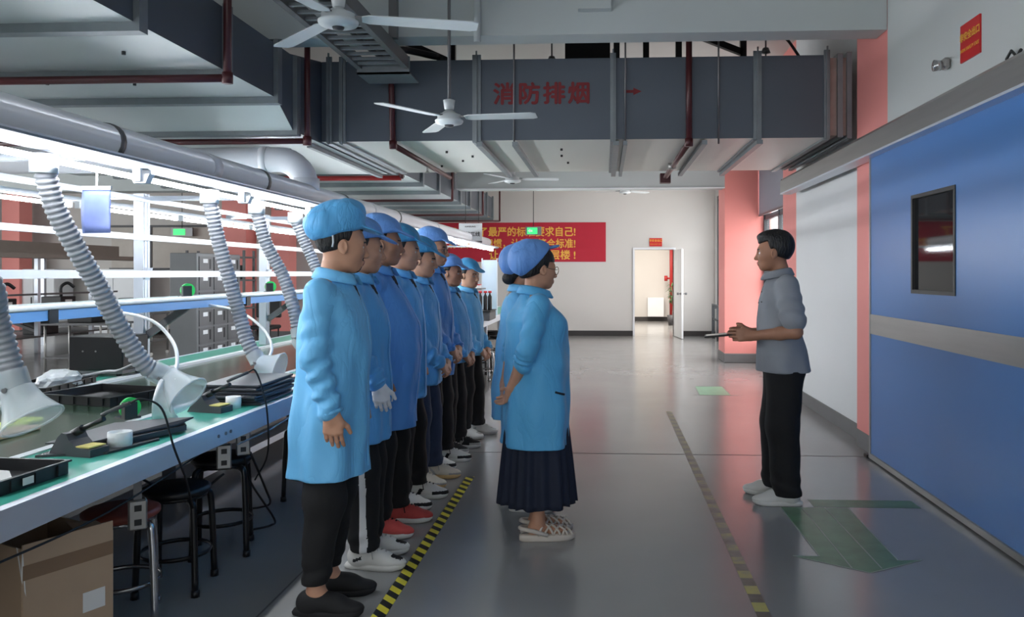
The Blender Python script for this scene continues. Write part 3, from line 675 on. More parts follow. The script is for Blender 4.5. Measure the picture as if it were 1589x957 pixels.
# flexible hoses with frosted hoods
def hose(ctrl, label, mouth=None, r=.036):
    c = Vector(ctrl[0]); t = thing('extraction_hose', label, 'hose', c[:])
    P = curve_pts([Vector(p) - c for p in ctrl], 26); rad = [r * (1.0 if i % 3 else .80) * (1.06 if i % 3 == 1 else 1) for i in range(len(P))]
    L = sum((b - a).length for a, b in zip(P, P[1:])); n = int(L / .0062)
    # resample evenly
    acc = [0]
    for a, b in zip(P, P[1:]): acc.append(acc[-1] + (b - a).length)
    Q = []
    for i in range(n + 1):
        s_ = L * i / n; k = max(j for j in range(len(acc)) if acc[j] <= s_ + 1e-9); k = min(k, len(P) - 2)
        Q.append(P[k].lerp(P[k + 1], (s_ - acc[k]) / max(1e-9, acc[k + 1] - acc[k])))
    rad = [r * (.86, .98, 1.04, .98)[i % 4] for i in range(len(Q))]
    MB().tube(Q, r, n=14, radii=rad).build('ribbed_hose', M_HOSE, t)
    MB().cyl((0, 0, .05), (0, 0, -.03), r * 1.25, n=16).build('top_collar', M_WHITE, t)
    if mouth is not None:
        e = Q[-1]; m = Vector(mouth) - c; d0 = (Q[-1] - Q[-6]).normalized()
        d = (m - e); D = d.length
        path = [e - d0 * .03, e + d0 * .04, e + d0 * D * .30, e.lerp(m, .62) + d0 * .02, m]
        path = curve_pts(path, 4); N = len(path)
        prof = [r * 1.12, r * 1.14, r * 1.15, r * 1.16, r * 1.2, r * 1.25, r * 1.28, r * 1.3, r * 1.34, r * 1.4, r * 1.5, r * 1.65, r * 1.85, r * 2.02, r * 2.15, r * 2.28, r * 2.38]
        rr_ = [prof[min(len(prof) - 1, int(i / (N - 1) * (len(prof) - 1)))] for i in range(N)]
        mb = MB(); mb.tube(path, r, n=22, caps=False, radii=rr_); mb.tube(path, r, n=22, caps=False, radii=[v - .004 for v in rr_])
        hd = mb.build('hood', M_HOOD, t, fixn=False)
        dn = (path[-1] - path[-2]).normalized(); a = dn.orthogonal().normalized(); b = dn.cross(a)
        ring = [m + (a * math.cos(q) + b * math.sin(q)) * (rr_[-1] - .002) for q in [2 * PI * k / 26 for k in range(27)]]
        MB().tube(ring, .005, n=6, caps=False).build('rim', M_HOOD, hd)
        MB().cyl((path[4] + Vector((.0, -r * 1.05, 0)))[:], (path[4] + Vector((.0, -r * 1.4, 0)))[:], .009, n=8).build('screw', M_DSTEEL, hd)
    return t
hose([(-2.35, 2.40, 1.90), (-2.25, 2.50, 1.62), (-2.10, 2.62, 1.44), (-2.122, 2.70, 1.302), (-2.115, 2.74, 1.174), (-2.094, 2.75, 1.08)], 'grey ribbed hose with a frosted hood at the left edge, nearest of the row', (-2.015, 2.74, .93), .043)
hose([(-2.355, 3.27, 1.9), (-2.343, 3.32, 1.736), (-2.303, 3.4, 1.56), (-2.262, 3.48, 1.404), (-2.205, 3.58, 1.181), (-2.143, 3.64, 1.033), (-2.10, 3.68, .985)], 'grey ribbed hose with a frosted hood and a plastic bag, beside the soldering stand', (-1.955, 3.69, .875), .043)
hose([(-2.359, 4.7, 1.897), (-2.332, 4.75, 1.66), (-2.276, 4.8, 1.387), (-2.234, 4.83, 1.189), (-2.185, 4.83, 1.03), (-2.135, 4.83, .94)], 'grey ribbed hose with a frosted hood above the stack of black folders', (-1.985, 4.83, .865), .043)
hose([(-2.345, 5.32, 1.88), (-2.296, 5.35, 1.664), (-2.191, 5.4, 1.424), (-2.119, 5.4, 1.203), (-2.09, 5.4, 1.05)], 'grey ribbed hose hanging just left of the first worker', (-2.0, 5.45, .90), .043)
hose([(-2.345, 6.0, 1.861), (-2.296, 6.03, 1.715), (-2.217, 6.06, 1.519), (-2.13, 6.06, 1.28), (-2.09, 6.06, 1.05)], 'grey ribbed hose half hidden behind the head of the first worker', (-2.0, 6.1, .90), .043)
# thin white hoses between shelf and hoods
t = thing('air_hose', 'thin white air hose curving from the shelf to the near hood', 'hose', (-2.86, 4.5, 1.22))
MB().tube([p - Vector((-2.86, 4.5, 1.22)) for p in curve_pts([(-2.86, 4.5, 1.22), (-2.612, 4.3, 1.227), (-2.352, 4.1, 1.194), (-2.145, 3.9, 1.11), (-2.067, 3.8, 1.025), (-2.06, 3.74, .93)])], .009, n=8).build('hose_line', M_WCABLE, t)
t = thing('air_hose', 'thin white air hose curving from the shelf to the hood left of the first worker', 'hose', (-2.86, 5.7, 1.22))
MB().tube([p - Vector((-2.86, 5.7, 1.22)) for p in curve_pts([(-2.86, 5.7, 1.22), (-2.6, 5.5, 1.2), (-2.38, 5.3, 1.151), (-2.188, 5.1, 1.071), (-2.083, 4.95, .981), (-2.09, 4.88, .90)])], .009, n=8).build('hose_line', M_WCABLE, t)
t = thing('air_hose', 'grey air hose lying from the black box to the parts tray on the far bench', 'hose', (-3.05, 5.0, .78))
MB().tube([p - Vector((-3.05, 5.0, .78)) for p in curve_pts([(-2.3, 3.95, 1.02), (-2.6, 4.4, .96), (-2.95, 4.75, .86), (-3.1, 4.85, .84), (-3.3, 4.9, .80), (-3.45, 4.7, .78)])], .009, n=8).build('hose_line', M_HOSE, t)
# paper card hung on the rail
t = thing('instruction_card', 'pale blue and white instruction card hanging from the rail', 'card', (-2.34, 3.6, 1.84))
mb = MB(); n = 8
vs = []; fs = []
for i in range(n + 1):
    s_ = i / n; x = -.067 + .134 * s_
    for j in range(7):
        u = j / 6; vs.append((x + .012 * u * u * s_, -.012 * math.sin(PI * u) * (1 - s_) - .02 * u * u * s_, -.205 * u))
for i in range(n):
    for j in range(6): fs.append((i * 7 + j, (i + 1) * 7 + j, (i + 1) * 7 + j + 1, i * 7 + j + 1))
mb.add(vs, fs, 0, True)
o = mb.build('sheet', mat('pale_blue_print', (120, 136, 196), .35, var=.3, scale=9), t, fixn=False)
sm = o.modifiers.new('t', 'SOLIDIFY'); sm.thickness = .0015
MB().box((-.07, -.006, -.005), (.07, .006, .012)).bar((0, 0, .005), (0, 0, .10), .006).build('clip', M_WHITE, t)
# ---- things on the bench
def solder_stand(loc, rz, label):
    t = thing('soldering_stand', label, 'soldering stand', loc, rz)
    MB().prism([(-.10, 0), (.10, 0), (.10, .03), (.03, .035), (.0, .06), (-.015, .085), (-.035, .088), (-.055, .07)], -.045, .045, axis='y').build('stand', M_DGREY, t)
    MB().box((.02, -.04, .034), (.09, .04, .039)).build('sponge', mat('yellow_sponge', (214, 200, 120), .9, var=.1), t)
    mb = MB().tube([(-.03, 0, .075), (.02, 0, .10)], .016, n=10); mb.tube([(.02, 0, .10), (.12, 0, .142)], .0095, n=10)
    h = mb.build('iron_holder', M_BLACK, t)
    return t
S1 = solder_stand((-2.035, 3.02, .75), R(-12), 'dark grey soldering stand on the near bench edge by the black sheets')
S2 = solder_stand((-2.0, 3.99, .75), R(-12), 'dark grey soldering stand beside the frosted hood with the bag')
def iron(p0, pts, label):
    t = thing('soldering_iron', label, 'soldering iron', p0)
    Q = curve_pts([Vector(p) - Vector(p0) for p in pts], 8)
    MB().tube([(0, 0, 0), (.02, 0, .01), (.10, .02, .045)], .008, n=10).build('handle', M_DGREY, t)
    MB().tube(Q, .0045, n=6).build('cord', M_CABLE, t)
    return t
iron((-1.93, 3.0, .905), [(-1.83, 3.02, .95), (-1.80, 3.05, .96), (-1.76, 3.12, .91), (-1.755, 3.2, .74), (-1.75, 3.28, .6), (-1.76, 3.34, .5), (-1.77, 3.38, .44)], 'soldering iron whose black cord arches over the near bench edge')
iron((-1.90, 3.97, .905), [(-1.80, 3.99, .95), (-1.78, 4.02, .955), (-1.755, 4.05, .86), (-1.75, 4.1, .72), (-1.77, 4.15, .5), (-1.86, 4.2, .35)], 'soldering iron whose cord hangs over the bench edge by the black folders')
def tin(loc, r, h, m, label):
    t = thing('tin', label, 'tin', loc)
    MB().lathe([(0, 0), (r, 0), (r * 1.03, h * .5), (r, h), (r - .006, h), (r - .006, .01), (0, .01)], (0, 0, 0), n=20).build('cup', m, t)
    MB().lathe([(0, h * .7), (r * .5, h * .85), (r - .008, h * .75)], (0, 0, 0), n=14).build('contents', mat('green_wire_wool', (150, 160, 110), .9, var=.3, scale=40), t)
tin((-1.945, 3.14, .75), .045, .065, M_BAG, 'small clear pot behind the nearest soldering stand')
tin((-1.93, 4.10, .75), .038, .06, M_PAPER, 'small white tin behind the second soldering stand')
def spool(loc, rz, label):
    t = thing('wire_spool', label, 'spool', loc, rz)
    MB().box((-.04, -.045, 0), (.04, .045, .008)).box((-.012, .034, .008), (.05, .062, .082)).build('holder', M_BLACK, t)
    MB().cyl((0, -.014, .05), (0, .012, .05), .028, n=18).build('wire', M_WHITE, t)
    MB().cyl((0, .012, .05), (0, .03, .05), .05, n=22).build('reel', M_SPOOL, t)
spool((-2.98, 5.6, 1.279), R(-128), 'green solder reel in a black holder on the shelf beside the lockers')
spool((-3.05, 7.2, 1.279), R(-140), 'green solder reel in a black holder farther along the shelf')
spool((-2.285, 3.75, .757), R(-118), 'green solder reel in a black holder lying on the bench edge of the belt')
# black sheets
def sheet(pts, z0, th, label, grp=None, warp=.0):
    t = MB(); n = len(pts)
    c = (sum(p[0] for p in pts) / n, sum(p[1] for p in pts) / n, z0)
    vs = [(p[0] - c[0], p[1] - c[1], (p[2] if len(p) > 2 else 0)) for p in pts] + [(p[0] - c[0], p[1] - c[1], th + (p[2] if len(p) > 2 else 0)) for p in pts]
    t.add(vs, [tuple(range(n))[::-1], tuple(range(n, 2 * n))] + [(i, (i + 1) % n, n + (i + 1) % n, n + i) for i in range(n)])
    return tag(t.build('black_sheet', mat('black_board', (44, 45, 50), .5, var=.06), loc=c), label, 'board', grp)
sheet([(-2.16, 2.95), (-1.92, 3.02), (-1.86, 3.28), (-1.92, 3.36), (-2.16, 3.20)], .751, .008, 'flat black board lowest of the loose boards on the near bench')
sheet([(-2.14, 3.05), (-1.93, 3.15), (-1.84, 3.46), (-1.90, 3.55), (-2.15, 3.35)], .760, .022, 'thick black board in the middle of the loose boards on the near bench')
sheet([(-2.17, 3.02, .02), (-2.0, 3.05, .02), (-1.86, 3.42, .02), (-1.84, 3.52, .035), (-1.98, 3.57, .02), (-2.16, 3.45, .02)], .766, .006, 'thin black board on top of the loose boards on the near bench')
for i in range(6):
    rr = random.Random(20 + i); dx, dy = rr.uniform(-.015, .015), rr.uniform(-.02, .02)
    lab = {0: 'black folder at the very bottom of the neat stack on the bench', 5: 'black folder on the very top of the neat stack on the bench'}.get(i, 'black folder lying %s from the bottom of the neat bench stack' % ['', 'second', 'third', 'fourth', 'fifth', ''][i])
    t = MB(); x0, y0 = -2.17 + dx, 4.28 + dy; z = i * .0185
    t.box((-.16, -.26, 0), (.16, .26, .014), bev=.003)
    if i < 5: t.box((-.15, -.25, .014), (.14, .24, .0175))
    tag(t.build('black_folder', mat('black_folder_film', (52, 54, 60), .38, var=.08), loc=(-1.995 + dx, 4.42 + dy, .751 + z), rot=(0, 0, rr.uniform(-.05, .05))), lab, 'folder', 'black folders stacked on the bench')
# trays
def tray(loc, rz, lx, ly, h, m, label, cat='tray'):
    t = thing('parts_tray', label, cat, loc, rz)
    b = MB(); w = .006
    b.box((-lx / 2, -ly / 2, 0), (lx / 2, ly / 2, w)).box((-lx / 2, -ly / 2, w), (-lx / 2 + w, ly / 2, h)).box((lx / 2 - w, -ly / 2, w), (lx / 2, ly / 2, h)).box((-lx / 2 + w, -ly / 2, w), (lx / 2 - w, -ly / 2 + w, h)).box((-lx / 2 + w, ly / 2 - w, w), (lx / 2 - w, ly / 2, h))
    b.box((-lx / 2 - .008, -ly / 2 - .008, h - .006), (-lx / 2, ly / 2 + .008, h)).box((lx / 2, -ly / 2 - .008, h - .006), (lx / 2 + .008, ly / 2 + .008, h)).box((-lx / 2, -ly / 2 - .008, h - .006), (lx / 2, -ly / 2, h)).box((-lx / 2, ly / 2, h - .006), (lx / 2, ly / 2 + .008, h))
    k = 0
    for x in np.linspace(-lx / 2 + .05, lx / 2 - .05, max(2, int(lx / .09))): b.box((x - .004, -ly / 2 - .006, .004), (x + .004, -ly / 2, h - .006))
    for y in np.linspace(-ly / 2 + .05, ly / 2 - .05, max(2, int(ly / .09))): b.box((lx / 2, y - .004, .004), (lx / 2 + .006, y + .004, h - .006))
    b.build('tray_body', m, t)
    return t
tr = tray((-2.03, 2.58, .751), R(-4), .30, .30, .048, M_BLACK, 'black plastic parts tray at the near end of the bench')
MB().box((.156, -.06, .012), (.158, -.015, .036)).build('label_tag', M_PAPER, tr)
t = thing('paper_scrap', 'crumpled white paper inside the nearest black tray', 'paper', (-2.06, 2.56, .760))
mb = MB(); rr = random.Random(2)
vs = [(.11 * math.cos(a) * rr.uniform(.7, 1), .08 * math.sin(a) * rr.uniform(.7, 1), rr.uniform(.01, .035)) for a in [2 * PI * k / 12 for k in range(12)]] + [(0, 0, .045)] + [(.08 * math.cos(a), .06 * math.sin(a), 0) for a in [2 * PI * k / 12 for k in range(12)]]
mb.add(vs, [(i, (i + 1) % 12, 12) for i in range(12)] + [(13 + i, 13 + (i + 1) % 12, (i + 1) % 12, i) for i in range(12)] + [tuple(range(13, 25))[::-1]]); mb.build('sheet', M_PAPER, t)
tray((-3.38, 4.72, .752), R(6), .30, .55, .04, M_BLACK, 'black tray with a plastic bag on the far side of the bench')
tray((-2.82, 4.42, .739), R(-14), .50, .42, .05, M_BLACK, 'empty black tray lying on the conveyor belt')
tag(MB().box((-.12, -.12, 0), (.12, .12, .03), bev=.006).box((-.115, -.115, .032), (.115, .115, .06), bev=.006).build('component_box', M_BLACK, loc=(-3.44, 4.38, .752)), 'small flat black component box left of the plastic bag', 'box')
def blob(name, label, cat, loc, sx, sy, sz, seed, m, amp=.35):
    bm = bmesh.new(); bmesh.ops.create_icosphere(bm, subdivisions=3, radius=1); rr = random.Random(seed)
    w = [(Vector((rr.uniform(-1, 1), rr.uniform(-1, 1), rr.uniform(-1, 1))).normalized() * rr.uniform(3, 7), rr.uniform(0, 6)) for _ in range(7)]
    for v in bm.verts:
        d = sum(abs(math.sin(v.co.dot(a) + p)) for a, p in w) / 7 - .6
        v.co *= 1 + amp * d * 1.6
        v.co = Vector((v.co.x * sx, v.co.y * sy, max(-.35, v.co.z) * sz + .35 * sz))
    bm.verts.index_update(); mb = MB(); mb.add([v.co[:] for v in bm.verts], [[v.index for v in f.verts] for f in bm.faces]); bm.free()
    return tag(mb.build(name, m, loc=loc), label, cat)
blob('plastic_bag', 'crumpled clear plastic bag of small parts on the far black tray', 'bag', (-3.34, 4.78, .762), .11, .15, .07, 4, M_BAG)
t = thing('plastic_bag', 'thin white plastic bag hanging from the frosted hood by the soldering stand', 'bag', (-2.035, 3.66, .95))
mb = MB(); vs = []; fs = []
for i in range(13):
    a = i / 12
    for j in range(9):
        u = j / 8; w = .045 + .035 * u
        vs.append(((a - .5) * 2 * w * .85 + .01 * math.sin(9 * a + 3 * u), -.02 * math.sin(7 * a + 2 * u) - .035 * math.sin(PI * u), -.19 * u + (.02 * abs(a - .5))))
for i in range(12):
    for j in range(8): fs.append((i * 9 + j, (i + 1) * 9 + j, (i + 1) * 9 + j + 1, i * 9 + j + 1))
mb.add(vs, fs, 0, True); o = mb.build('bag_sheet', M_BAG, t, fixn=False); sm = o.modifiers.new('t', 'SOLIDIFY'); sm.thickness = .002
t = thing('power_supply', 'black power supply box standing on the far side of the bench', 'power supply', (-3.42, 5.42, .752))
MB().box((-.21, -.14, .04), (.17, .16, .27), bev=.006).build('casing', M_BLACK, t)
MB().box((-.20, -.13, .018), (.16, .15, .04)).build('base_plate', M_MGREY, t)
for x in (-.16, .12):
    for y in (-.1, .12): MB().cyl((x, y, 0), (x, y, .018), .018).build('foot', M_BLACK, t)
for x in (-.11, -.02): MB().cyl((x, -.142, .17), (x, -.139, .17), .006).build('screw', M_STEEL, t)
for k, (x, y, m_, lab) in enumerate(((-2.62, 3.35, M_CARD, 'brown card strip lying on the belt at the left edge'), (-2.75, 3.55, mat('lime_strip', (200, 220, 90), .4), 'lime yellow part lying on the belt at the left edge'))):
    tag(MB().box((-.05, -.2, 0), (.05, .2, .02), bev=.004).build('belt_part', m_, loc=(x, y, .739)), lab, 'part')
# extras beyond the folders
tag(MB().box((-.10, -.13, 0), (.10, .13, .05), bev=.004).box((-.10, -.13, .055), (.09, .12, .08), bev=.004).box((-.11, -.12, .085), (.10, .13, .10), bev=.003).build('black_parts_stack', M_BLACK, loc=(-2.06, 5.95, .751)), 'pile of black parts beside the arm of the first worker', 'parts')
tag(MB().box((-.12, -.1, 0), (.12, .1, .006)).build('paper_sheet', mat('pinkish_paper', (224, 178, 160), .7), loc=(-2.02, 5.35, .751), rot=(0, 0, .3)), 'pinkish paper sheet under the third hood', 'paper')
# ---- power outlets and cables under the near edge
def outlet(y, z, rz, label):
    t = thing('power_outlet', label, 'outlet', (-1.86, y, z), rz)
    MB().box((-.02, -.034, -.06), (.02, .034, .06), bev=.006).build('box_body', M_STEEL, t)
    for dz in (-.028, .028):
        MB().box((.0195, -.013, dz - .012), (.022, .013, dz + .012)).build('socket', M_BLACK, t)
    MB().bar((0, 0, .06), (0, 0, .655 - z), .03, .01).build('strap', M_DSTEEL, t)
outlet(3.85, .555, R(-62), 'steel outlet box under the bench edge above the black stool')
outlet(4.06, .575, R(-62), 'steel outlet box farther along under the bench edge')
outlet(3.12, .49, R(-55), 'steel outlet box under the bench beside the red stool')
def cable(pts, label, m=M_CABLE, r=.006):
    c = Vector(pts[0]); t = thing('cable', label, 'cable', c[:])
    MB().tube([p - c for p in curve_pts(pts, 8)], r, n=6).build('cord', m, t)
cable([(-1.82, 3.9, .60), (-1.78, 4.2, .62), (-1.79, 4.6, .64), (-1.80, 5.0, .66)], 'grey cable strung along under the bench edge', M_HOSE, .005)
cable([(-1.84, 4.1, .52), (-1.80, 4.2, .3), (-1.82, 4.3, .2), (-1.9, 4.35, .16), (-1.95, 4.25, .18)], 'black cable looping down under the farther outlet')
cable([(-1.86, 3.85, .47), (-1.95, 3.75, .40), (-2.05, 3.65, .45), (-2.1, 3.5, .55), (-2.12, 3.4, .66)], 'black cable swag under the bench by the black stool')
cable([(-1.80, 2.0, .60), (-1.79, 2.7, .585), (-1.79, 3.2, .62), (-1.79, 3.5, .655)], 'black cable sagging under the near bench edge', M_CABLE, .004)
cable([(-1.85, 4.06, .50), (-1.86, 4.15, .35), (-1.8, 4.3, .12), (-1.84, 4.36, .06), (-1.93, 4.3, .05)], 'black cable reaching the floor under the farther outlet')
# ---- cardboard box
t = thing('cardboard_box', 'open brown cardboard box with a white label at the near end of the bench', 'box', (-2.06, 2.82, 0), R(-26))
b = MB(); X0, X1, Y0, Y1, H_ = -.22, .20, -.15, .16, .525
b.box((X0, Y0, 0), (X1, Y1, .006)); 
def wall_(p, q, z0, z1): b.bar((p[0], p[1], (z0 + z1) / 2), (q[0], q[1], (z0 + z1) / 2), .006, z1 - z0)
wall_((X0, Y0), (X1, Y0), .006, H_); wall_((X1, Y0), (X1, Y1), .006, H_ + .015); wall_((X0, Y1), (X1, Y1), .006, H_ - .02); wall_((X0, Y0), (X0, Y1), .006, H_ - .03)
b.build('box_body', M_CARD, t)
MB().add([(X1, Y1 - .02, H_), (X1 - .004, Y1 - .13, H_ + .01), (X1 - .12, Y1 - .10, H_ + .02), (X1 - .10, Y1, H_)], [(0, 1, 2, 3)]).build('corner_flap', M_CARDIN, t)
MB().add([(X1 + .004, Y0, H_ - .005), (X1 - .03, Y0 - .004, H_ + .005), (X1 + .001, Y0 - .004, H_ - .10), (X1 + .004, Y0 + .01, H_ - .16)], [(0, 1, 2, 3)]).build('torn_edge', M_PAPER, t)
MB().box((X1 + .003, .05, .24), (X1 + .005, .13, .31)).build('shipping_label', M_PAPER, t)
MB().box((X1 + .003, Y0, .42), (X1 + .0042, Y1, .47)).build('packing_tape', mat('brown_tape', (140, 112, 86), .3, var=.05), t)
# ---- stools
def stool(loc, rz, seat_m, leg_m, label, grp, h=.47, r=.15):
    t = thing('stool', label, 'stool', loc, rz, grp)
    MB().lathe([(0, h - .035), (r * .94, h - .035), (r, h - .025), (r, h - .008), (r * .9, h), (0, h + .004)], (0, 0, 0), n=28).build('seat', seat_m, t)
    MB().lathe([(r * .72, h - .05), (r * .9, h - .05), (r * .9, h - .035), (r * .72, h - .035)], (0, 0, 0), n=24, close=True).build('seat_ring', leg_m, t)
    for k in range(4):
        a = PI / 4 + k * PI / 2; c, s_ = math.cos(a), math.sin(a)
        q = curve_pts([(c * r * .55, s_ * r * .55, h - .048), (c * r * .98, s_ * r * .98, h - .055), (c * r * 1.12, s_ * r * 1.12, h - .12), (c * r * 1.22, s_ * r * 1.22, .012)], 6)
        MB().tube(q, .0155, n=8).lathe([(0, 0), (.020, 0), (.019, .03), (0, .03)], (c * r * 1.222, s_ * r * 1.222, 0), n=8).build('leg', leg_m, t)
    MB().lathe([(r * .98, .17), (r * 1.01, .16), (r * 1.04, .17), (r * 1.01, .18)], (0, 0, 0), n=24, close=True).build('foot_ring', leg_m, t)
    return t
stool((-1.80, 2.96, 0) if False else (-2.02, 3.27, 0), .5, M_STOOLRED, M_CHROME, 'red seated chrome stool just behind the cardboard box', 'stools along the bench')
stool((-1.98, 3.63, 0), .15, M_BLACK, M_BLACKM, 'black stool under the near bench edge, between the chrome stool and the farther black stool', 'stools along the bench')
stool((-2.0, 4.12, 0), .35, M_BLACK, M_BLACKM, 'black stool under the bench edge just past the two outlet boxes', 'stools along the bench', h=.50)
stool((-1.86, 5.05, 0), .9, M_BLACK, M_BLACKM, 'black stool behind the coat of the first worker', 'stools along the bench', h=.50)
for i, (x, y, lab) in enumerate(((-1.62, 10.6, 'black stool with chrome legs far along the bench, right of the eighth worker'), (-1.80, 11.6, 'far black stool second past the eighth worker'), (-1.66, 12.6, 'far black stool third past the eighth worker'), (-1.85, 13.5, 'farthest black stool at the bench'))):
    stool((x, y, 0), .4 + i, M_BLACK, M_CHROME if i % 2 == 0 else M_BLACKM, lab, 'stools along the bench')
# ---- far end of the bench
t = thing('line_sign', 'white line sign with Chinese characters hanging above the far bench lamps', 'sign', (-2.41, 14.4, 2.20))
MB().box((-.21, -.012, -.16), (.21, .012, .15)).build('board', M_WHITE, t)
MB().box((-.02, -.01, -.20), (.21, .01, -.165)).build('lower_strip', M_DGREY, t)
text('lettering', '组装三线', .088, (0, -.014, -.05), (R(90), 0, 0), M_BLACK, t, bold=.002)
text('lettering', 'KANSUNG', .035, (0, -.014, .09), (R(90), 0, 0), M_BLACK, t, bold=.001, sx=1.15)
for x in (-.09, .15): MB().cyl((x, 0, .15), (x, 0, 2.0), .005, n=6).build('hanger_wire', M_BLACK, t)
t = thing('work_panel', 'white and pale blue backboard standing on the far bench', 'board', (-2.02, 13.4, .752))
MB().box((-.02, -.02, 0), (.22, .02, .92)).build('panel', mat('pale_blue_panel', (208, 224, 240), .4, var=.05, scale=2), t)
MB().box((-.03, -.03, 0), (-.02, .03, .95)).box((.22, -.03, 0), (.23, .03, .95)).build('panel_frame', M_ALU, t)
t = thing('wall_bin_shelf', 'small grey bracket shelf of red lidded bins at the far bench', 'shelf', (-2.0, 12.5, 1.2))
MB().box((-.22, -.25, 0), (.12, .2, .02)).build('shelf_board', M_MGREY, t)
MB().prism([(-.22, -.01), (.06, -.01), (-.22, -.22)], -.24, -.22, axis='y').build('bracket', M_MGREY, t)
MB().box((-.26, -.24, -.45), (-.22, .2, .05)).build('support_post', M_ALU, t)
for k in range(4):
    q = thing('parts_bin', ['leftmost', 'second', 'third', 'rightmost'][k] + ' white bin with a red lid on the far bracket shelf', 'bin', (-2.17 + k * .075, 12.36, 1.221), group='red lidded bins on the bracket shelf')
    MB().box((-.032, -.08, 0), (.032, .1, .045), bev=.004).build('bin_body', M_WHITE, q)
    MB().box((-.034, -.085, .046), (.034, .105, .062), bev=.004).build('lid', M_SIGNRED, q)
for k, (x, lab) in enumerate(((-1.93, 'left black bottle with a red cap at the far end of the bench'), (-1.86, 'middle black bottle with a red cap at the far end of the bench'), (-1.76 - .04, 'right black bottle with a red cap at the far end of the bench'))):
    q = thing('bottle', lab, 'bottle', (x + .07, 12.0 + .05 * k, .90), group='red capped bottles')
    MB().lathe([(0, 0), (.03, 0), (.032, .01), (.032, .2), (.012, .235), (.012, .255), (0, .255)], (0, 0, 0), n=14).build('bottle_body', M_BLACK, q)
    MB().lathe([(0, .256), (.03, .256), (.026, .285), (0, .285)], (0, 0, 0), n=12).build('cap', M_SIGNRED, q)
t = thing('bench_crate', 'black equipment crate on the far bench beneath the bottles', 'crate', (-1.98, 12.05, .752))
MB().box((-.25, -.3, 0), (.30, .35, .13), bev=.01).build('crate_body', M_DGREY, t)
MB().box((-.26, -.31, .131), (.31, .36, .147), bev=.005).build('lid', M_BLACK, t)
MB().box((-.27, -.32, .03), (-.1, -.30, .09)).build('label_tag', M_WHITE, t)
for k, (y, lab) in enumerate(((9.6, 'black tray on the far bench nearest the eighth worker'), (10.5, 'black tray on the far bench second past the eighth worker'))):
    tray((-1.98, y, .752), .1 * k, .34, .45, .06, M_BLACK, lab)
# ================================================================== LEFT PART OF THE HALL
def rack_line(x0, x1, y0, y1, label):
    t = thing('assembly_rack', label, 'rack', (0, 0, 0))
    MB().box((x0, y0, 1.80), (x1, y1, 2.02)).build('hood', M_BROWN, t)
    MB().box((x1 - .03, y0, 1.72), (x1 + .35, y1 + .5, 1.80)).build('lamp_shelf', M_BROWN, t)
    MB().box((x0, y0, .72), (x1, y1, .76)).build('bench_top', M_MGREY, t)
    for z in (1.05, 1.38): MB().box((x1 - .06, y0, z), (x1 - .03, y1, z + .035)).build('rail', M_MGREY, t)
    y = y0 + .1
    while y < y1:
        for x in (x0 + .05, x1 - .05): MB().box((x - .035, y - .035, 0), (x + .035, y + .035, 1.80)).build('post', M_ALU, t)
        MB().bar((x1 - .08, y, .40), (x0 + .08, y, .72), .05).build('brace', M_MGREY, t)
        y += 1.55
    MB().box((x0, y0, .28), (x1, y1, .31)).build('lower_shelf', M_MGREY, t)
rack_line(-11.4, -10.3, 11.0, 16.6, 'brown hooded assembly rack standing unlit across the hall')
for k, (y, z, lab) in enumerate(((12.2, .762, 'black machine on the bench of the unlit rack, nearest'), (13.6, .762, 'black machine on the bench of the unlit rack, second'), (15.2, .762, 'black machine on the bench of the unlit rack, farthest'), (13.0, .312, 'dark crate on the lower shelf of the unlit rack, near'), (14.7, .312, 'dark crate on the lower shelf of the unlit rack, far'))):
    q = thing('machine', lab, 'machine', (-10.65, y, z))
    MB().box((-.2, -.22, 0), (.2, .22, .24), bev=.01).build('casing', M_BLACK if k != 3 else M_DGREY, q)
    if z > .5:
        MB().tube(curve_pts([(.05, 0, .24), (.05, .0, .42), (.14, .06, .5), (.2, .16, .42)]), .03).build('arm', M_BLACK, q)
        MB().box((.2, -.1, .06), (.206, .1, .18)).build('panel', M_PAPER, q)
# far shelves against the back wall
for k, (x, lab) in enumerate(((-13.2, 'tall white cabinet against the far back wall, leftmost'), (-11.3, 'white cabinet against the far back wall behind the unlit rack'))):
    q = thing('cabinet', lab, 'cabinet', (x, 18.3, 0))
    MB().box((-.5, -.3, 0), (.5, .35, 1.55), bev=.01).build('cabinet_body', M_WHITE, q)
    for s_ in (-1, 1):
        d_ = MB().box((s_ * .25 - .235, -.315, .08), (s_ * .25 + .235, -.30, 1.48)).build('door', M_WHITE, q)
        MB().box((s_ * .05 - .01, -.33, .75), (s_ * .05 + .01, -.315, .9)).build('handle', M_BLACK, d_)
# lockers
t = thing('locker_cabinet', 'dark grey locker cabinet with slotted drawers behind the bench', 'locker', (0, 0, 0))
MB().box((-6.37, 11.5, .08), (-5.96, 12.9, 1.75), bev=.008).build('cabinet_body', M_LCAB, t)
MB().box((-6.35, 11.52, 0), (-5.98, 12.88, .08)).build('plinth', M_BLACK, t)
for r_ in range(6):
    z = .14 + r_ * .265
    for c_ in range(3):
        y = 11.55 + c_ * .45
        d_ = MB().box((-5.958, y, z), (-5.945, y + .41, z + .235)).build('drawer', M_MGREY, t)
        MB().box((-5.944, y + .30, z + .05), (-5.940, y + .335, z + .2)).build('slot', M_BLACK, d_)
        MB().box((-5.944, y + .10, z + .14), (-5.941, y + .24, z + .2)).build('label_tag', M_WHITE, d_)
t = thing('office_chair', 'dark chair stored on top of the stack right of the lockers', 'chair', (-6.3, 14.6, 0))
MB().box((-.24, -.22, .42), (.24, .24, .49), bev=.02).build('seat', M_BLACK, t)
MB().box((-.24, .20, .62), (.24, .26, 1.05), bev=.02).build('backrest', M_BLACK, t)
MB().bar((0, .23, .45), (0, .24, .7), .05, .02).build('back_support', M_BLACKM, t)
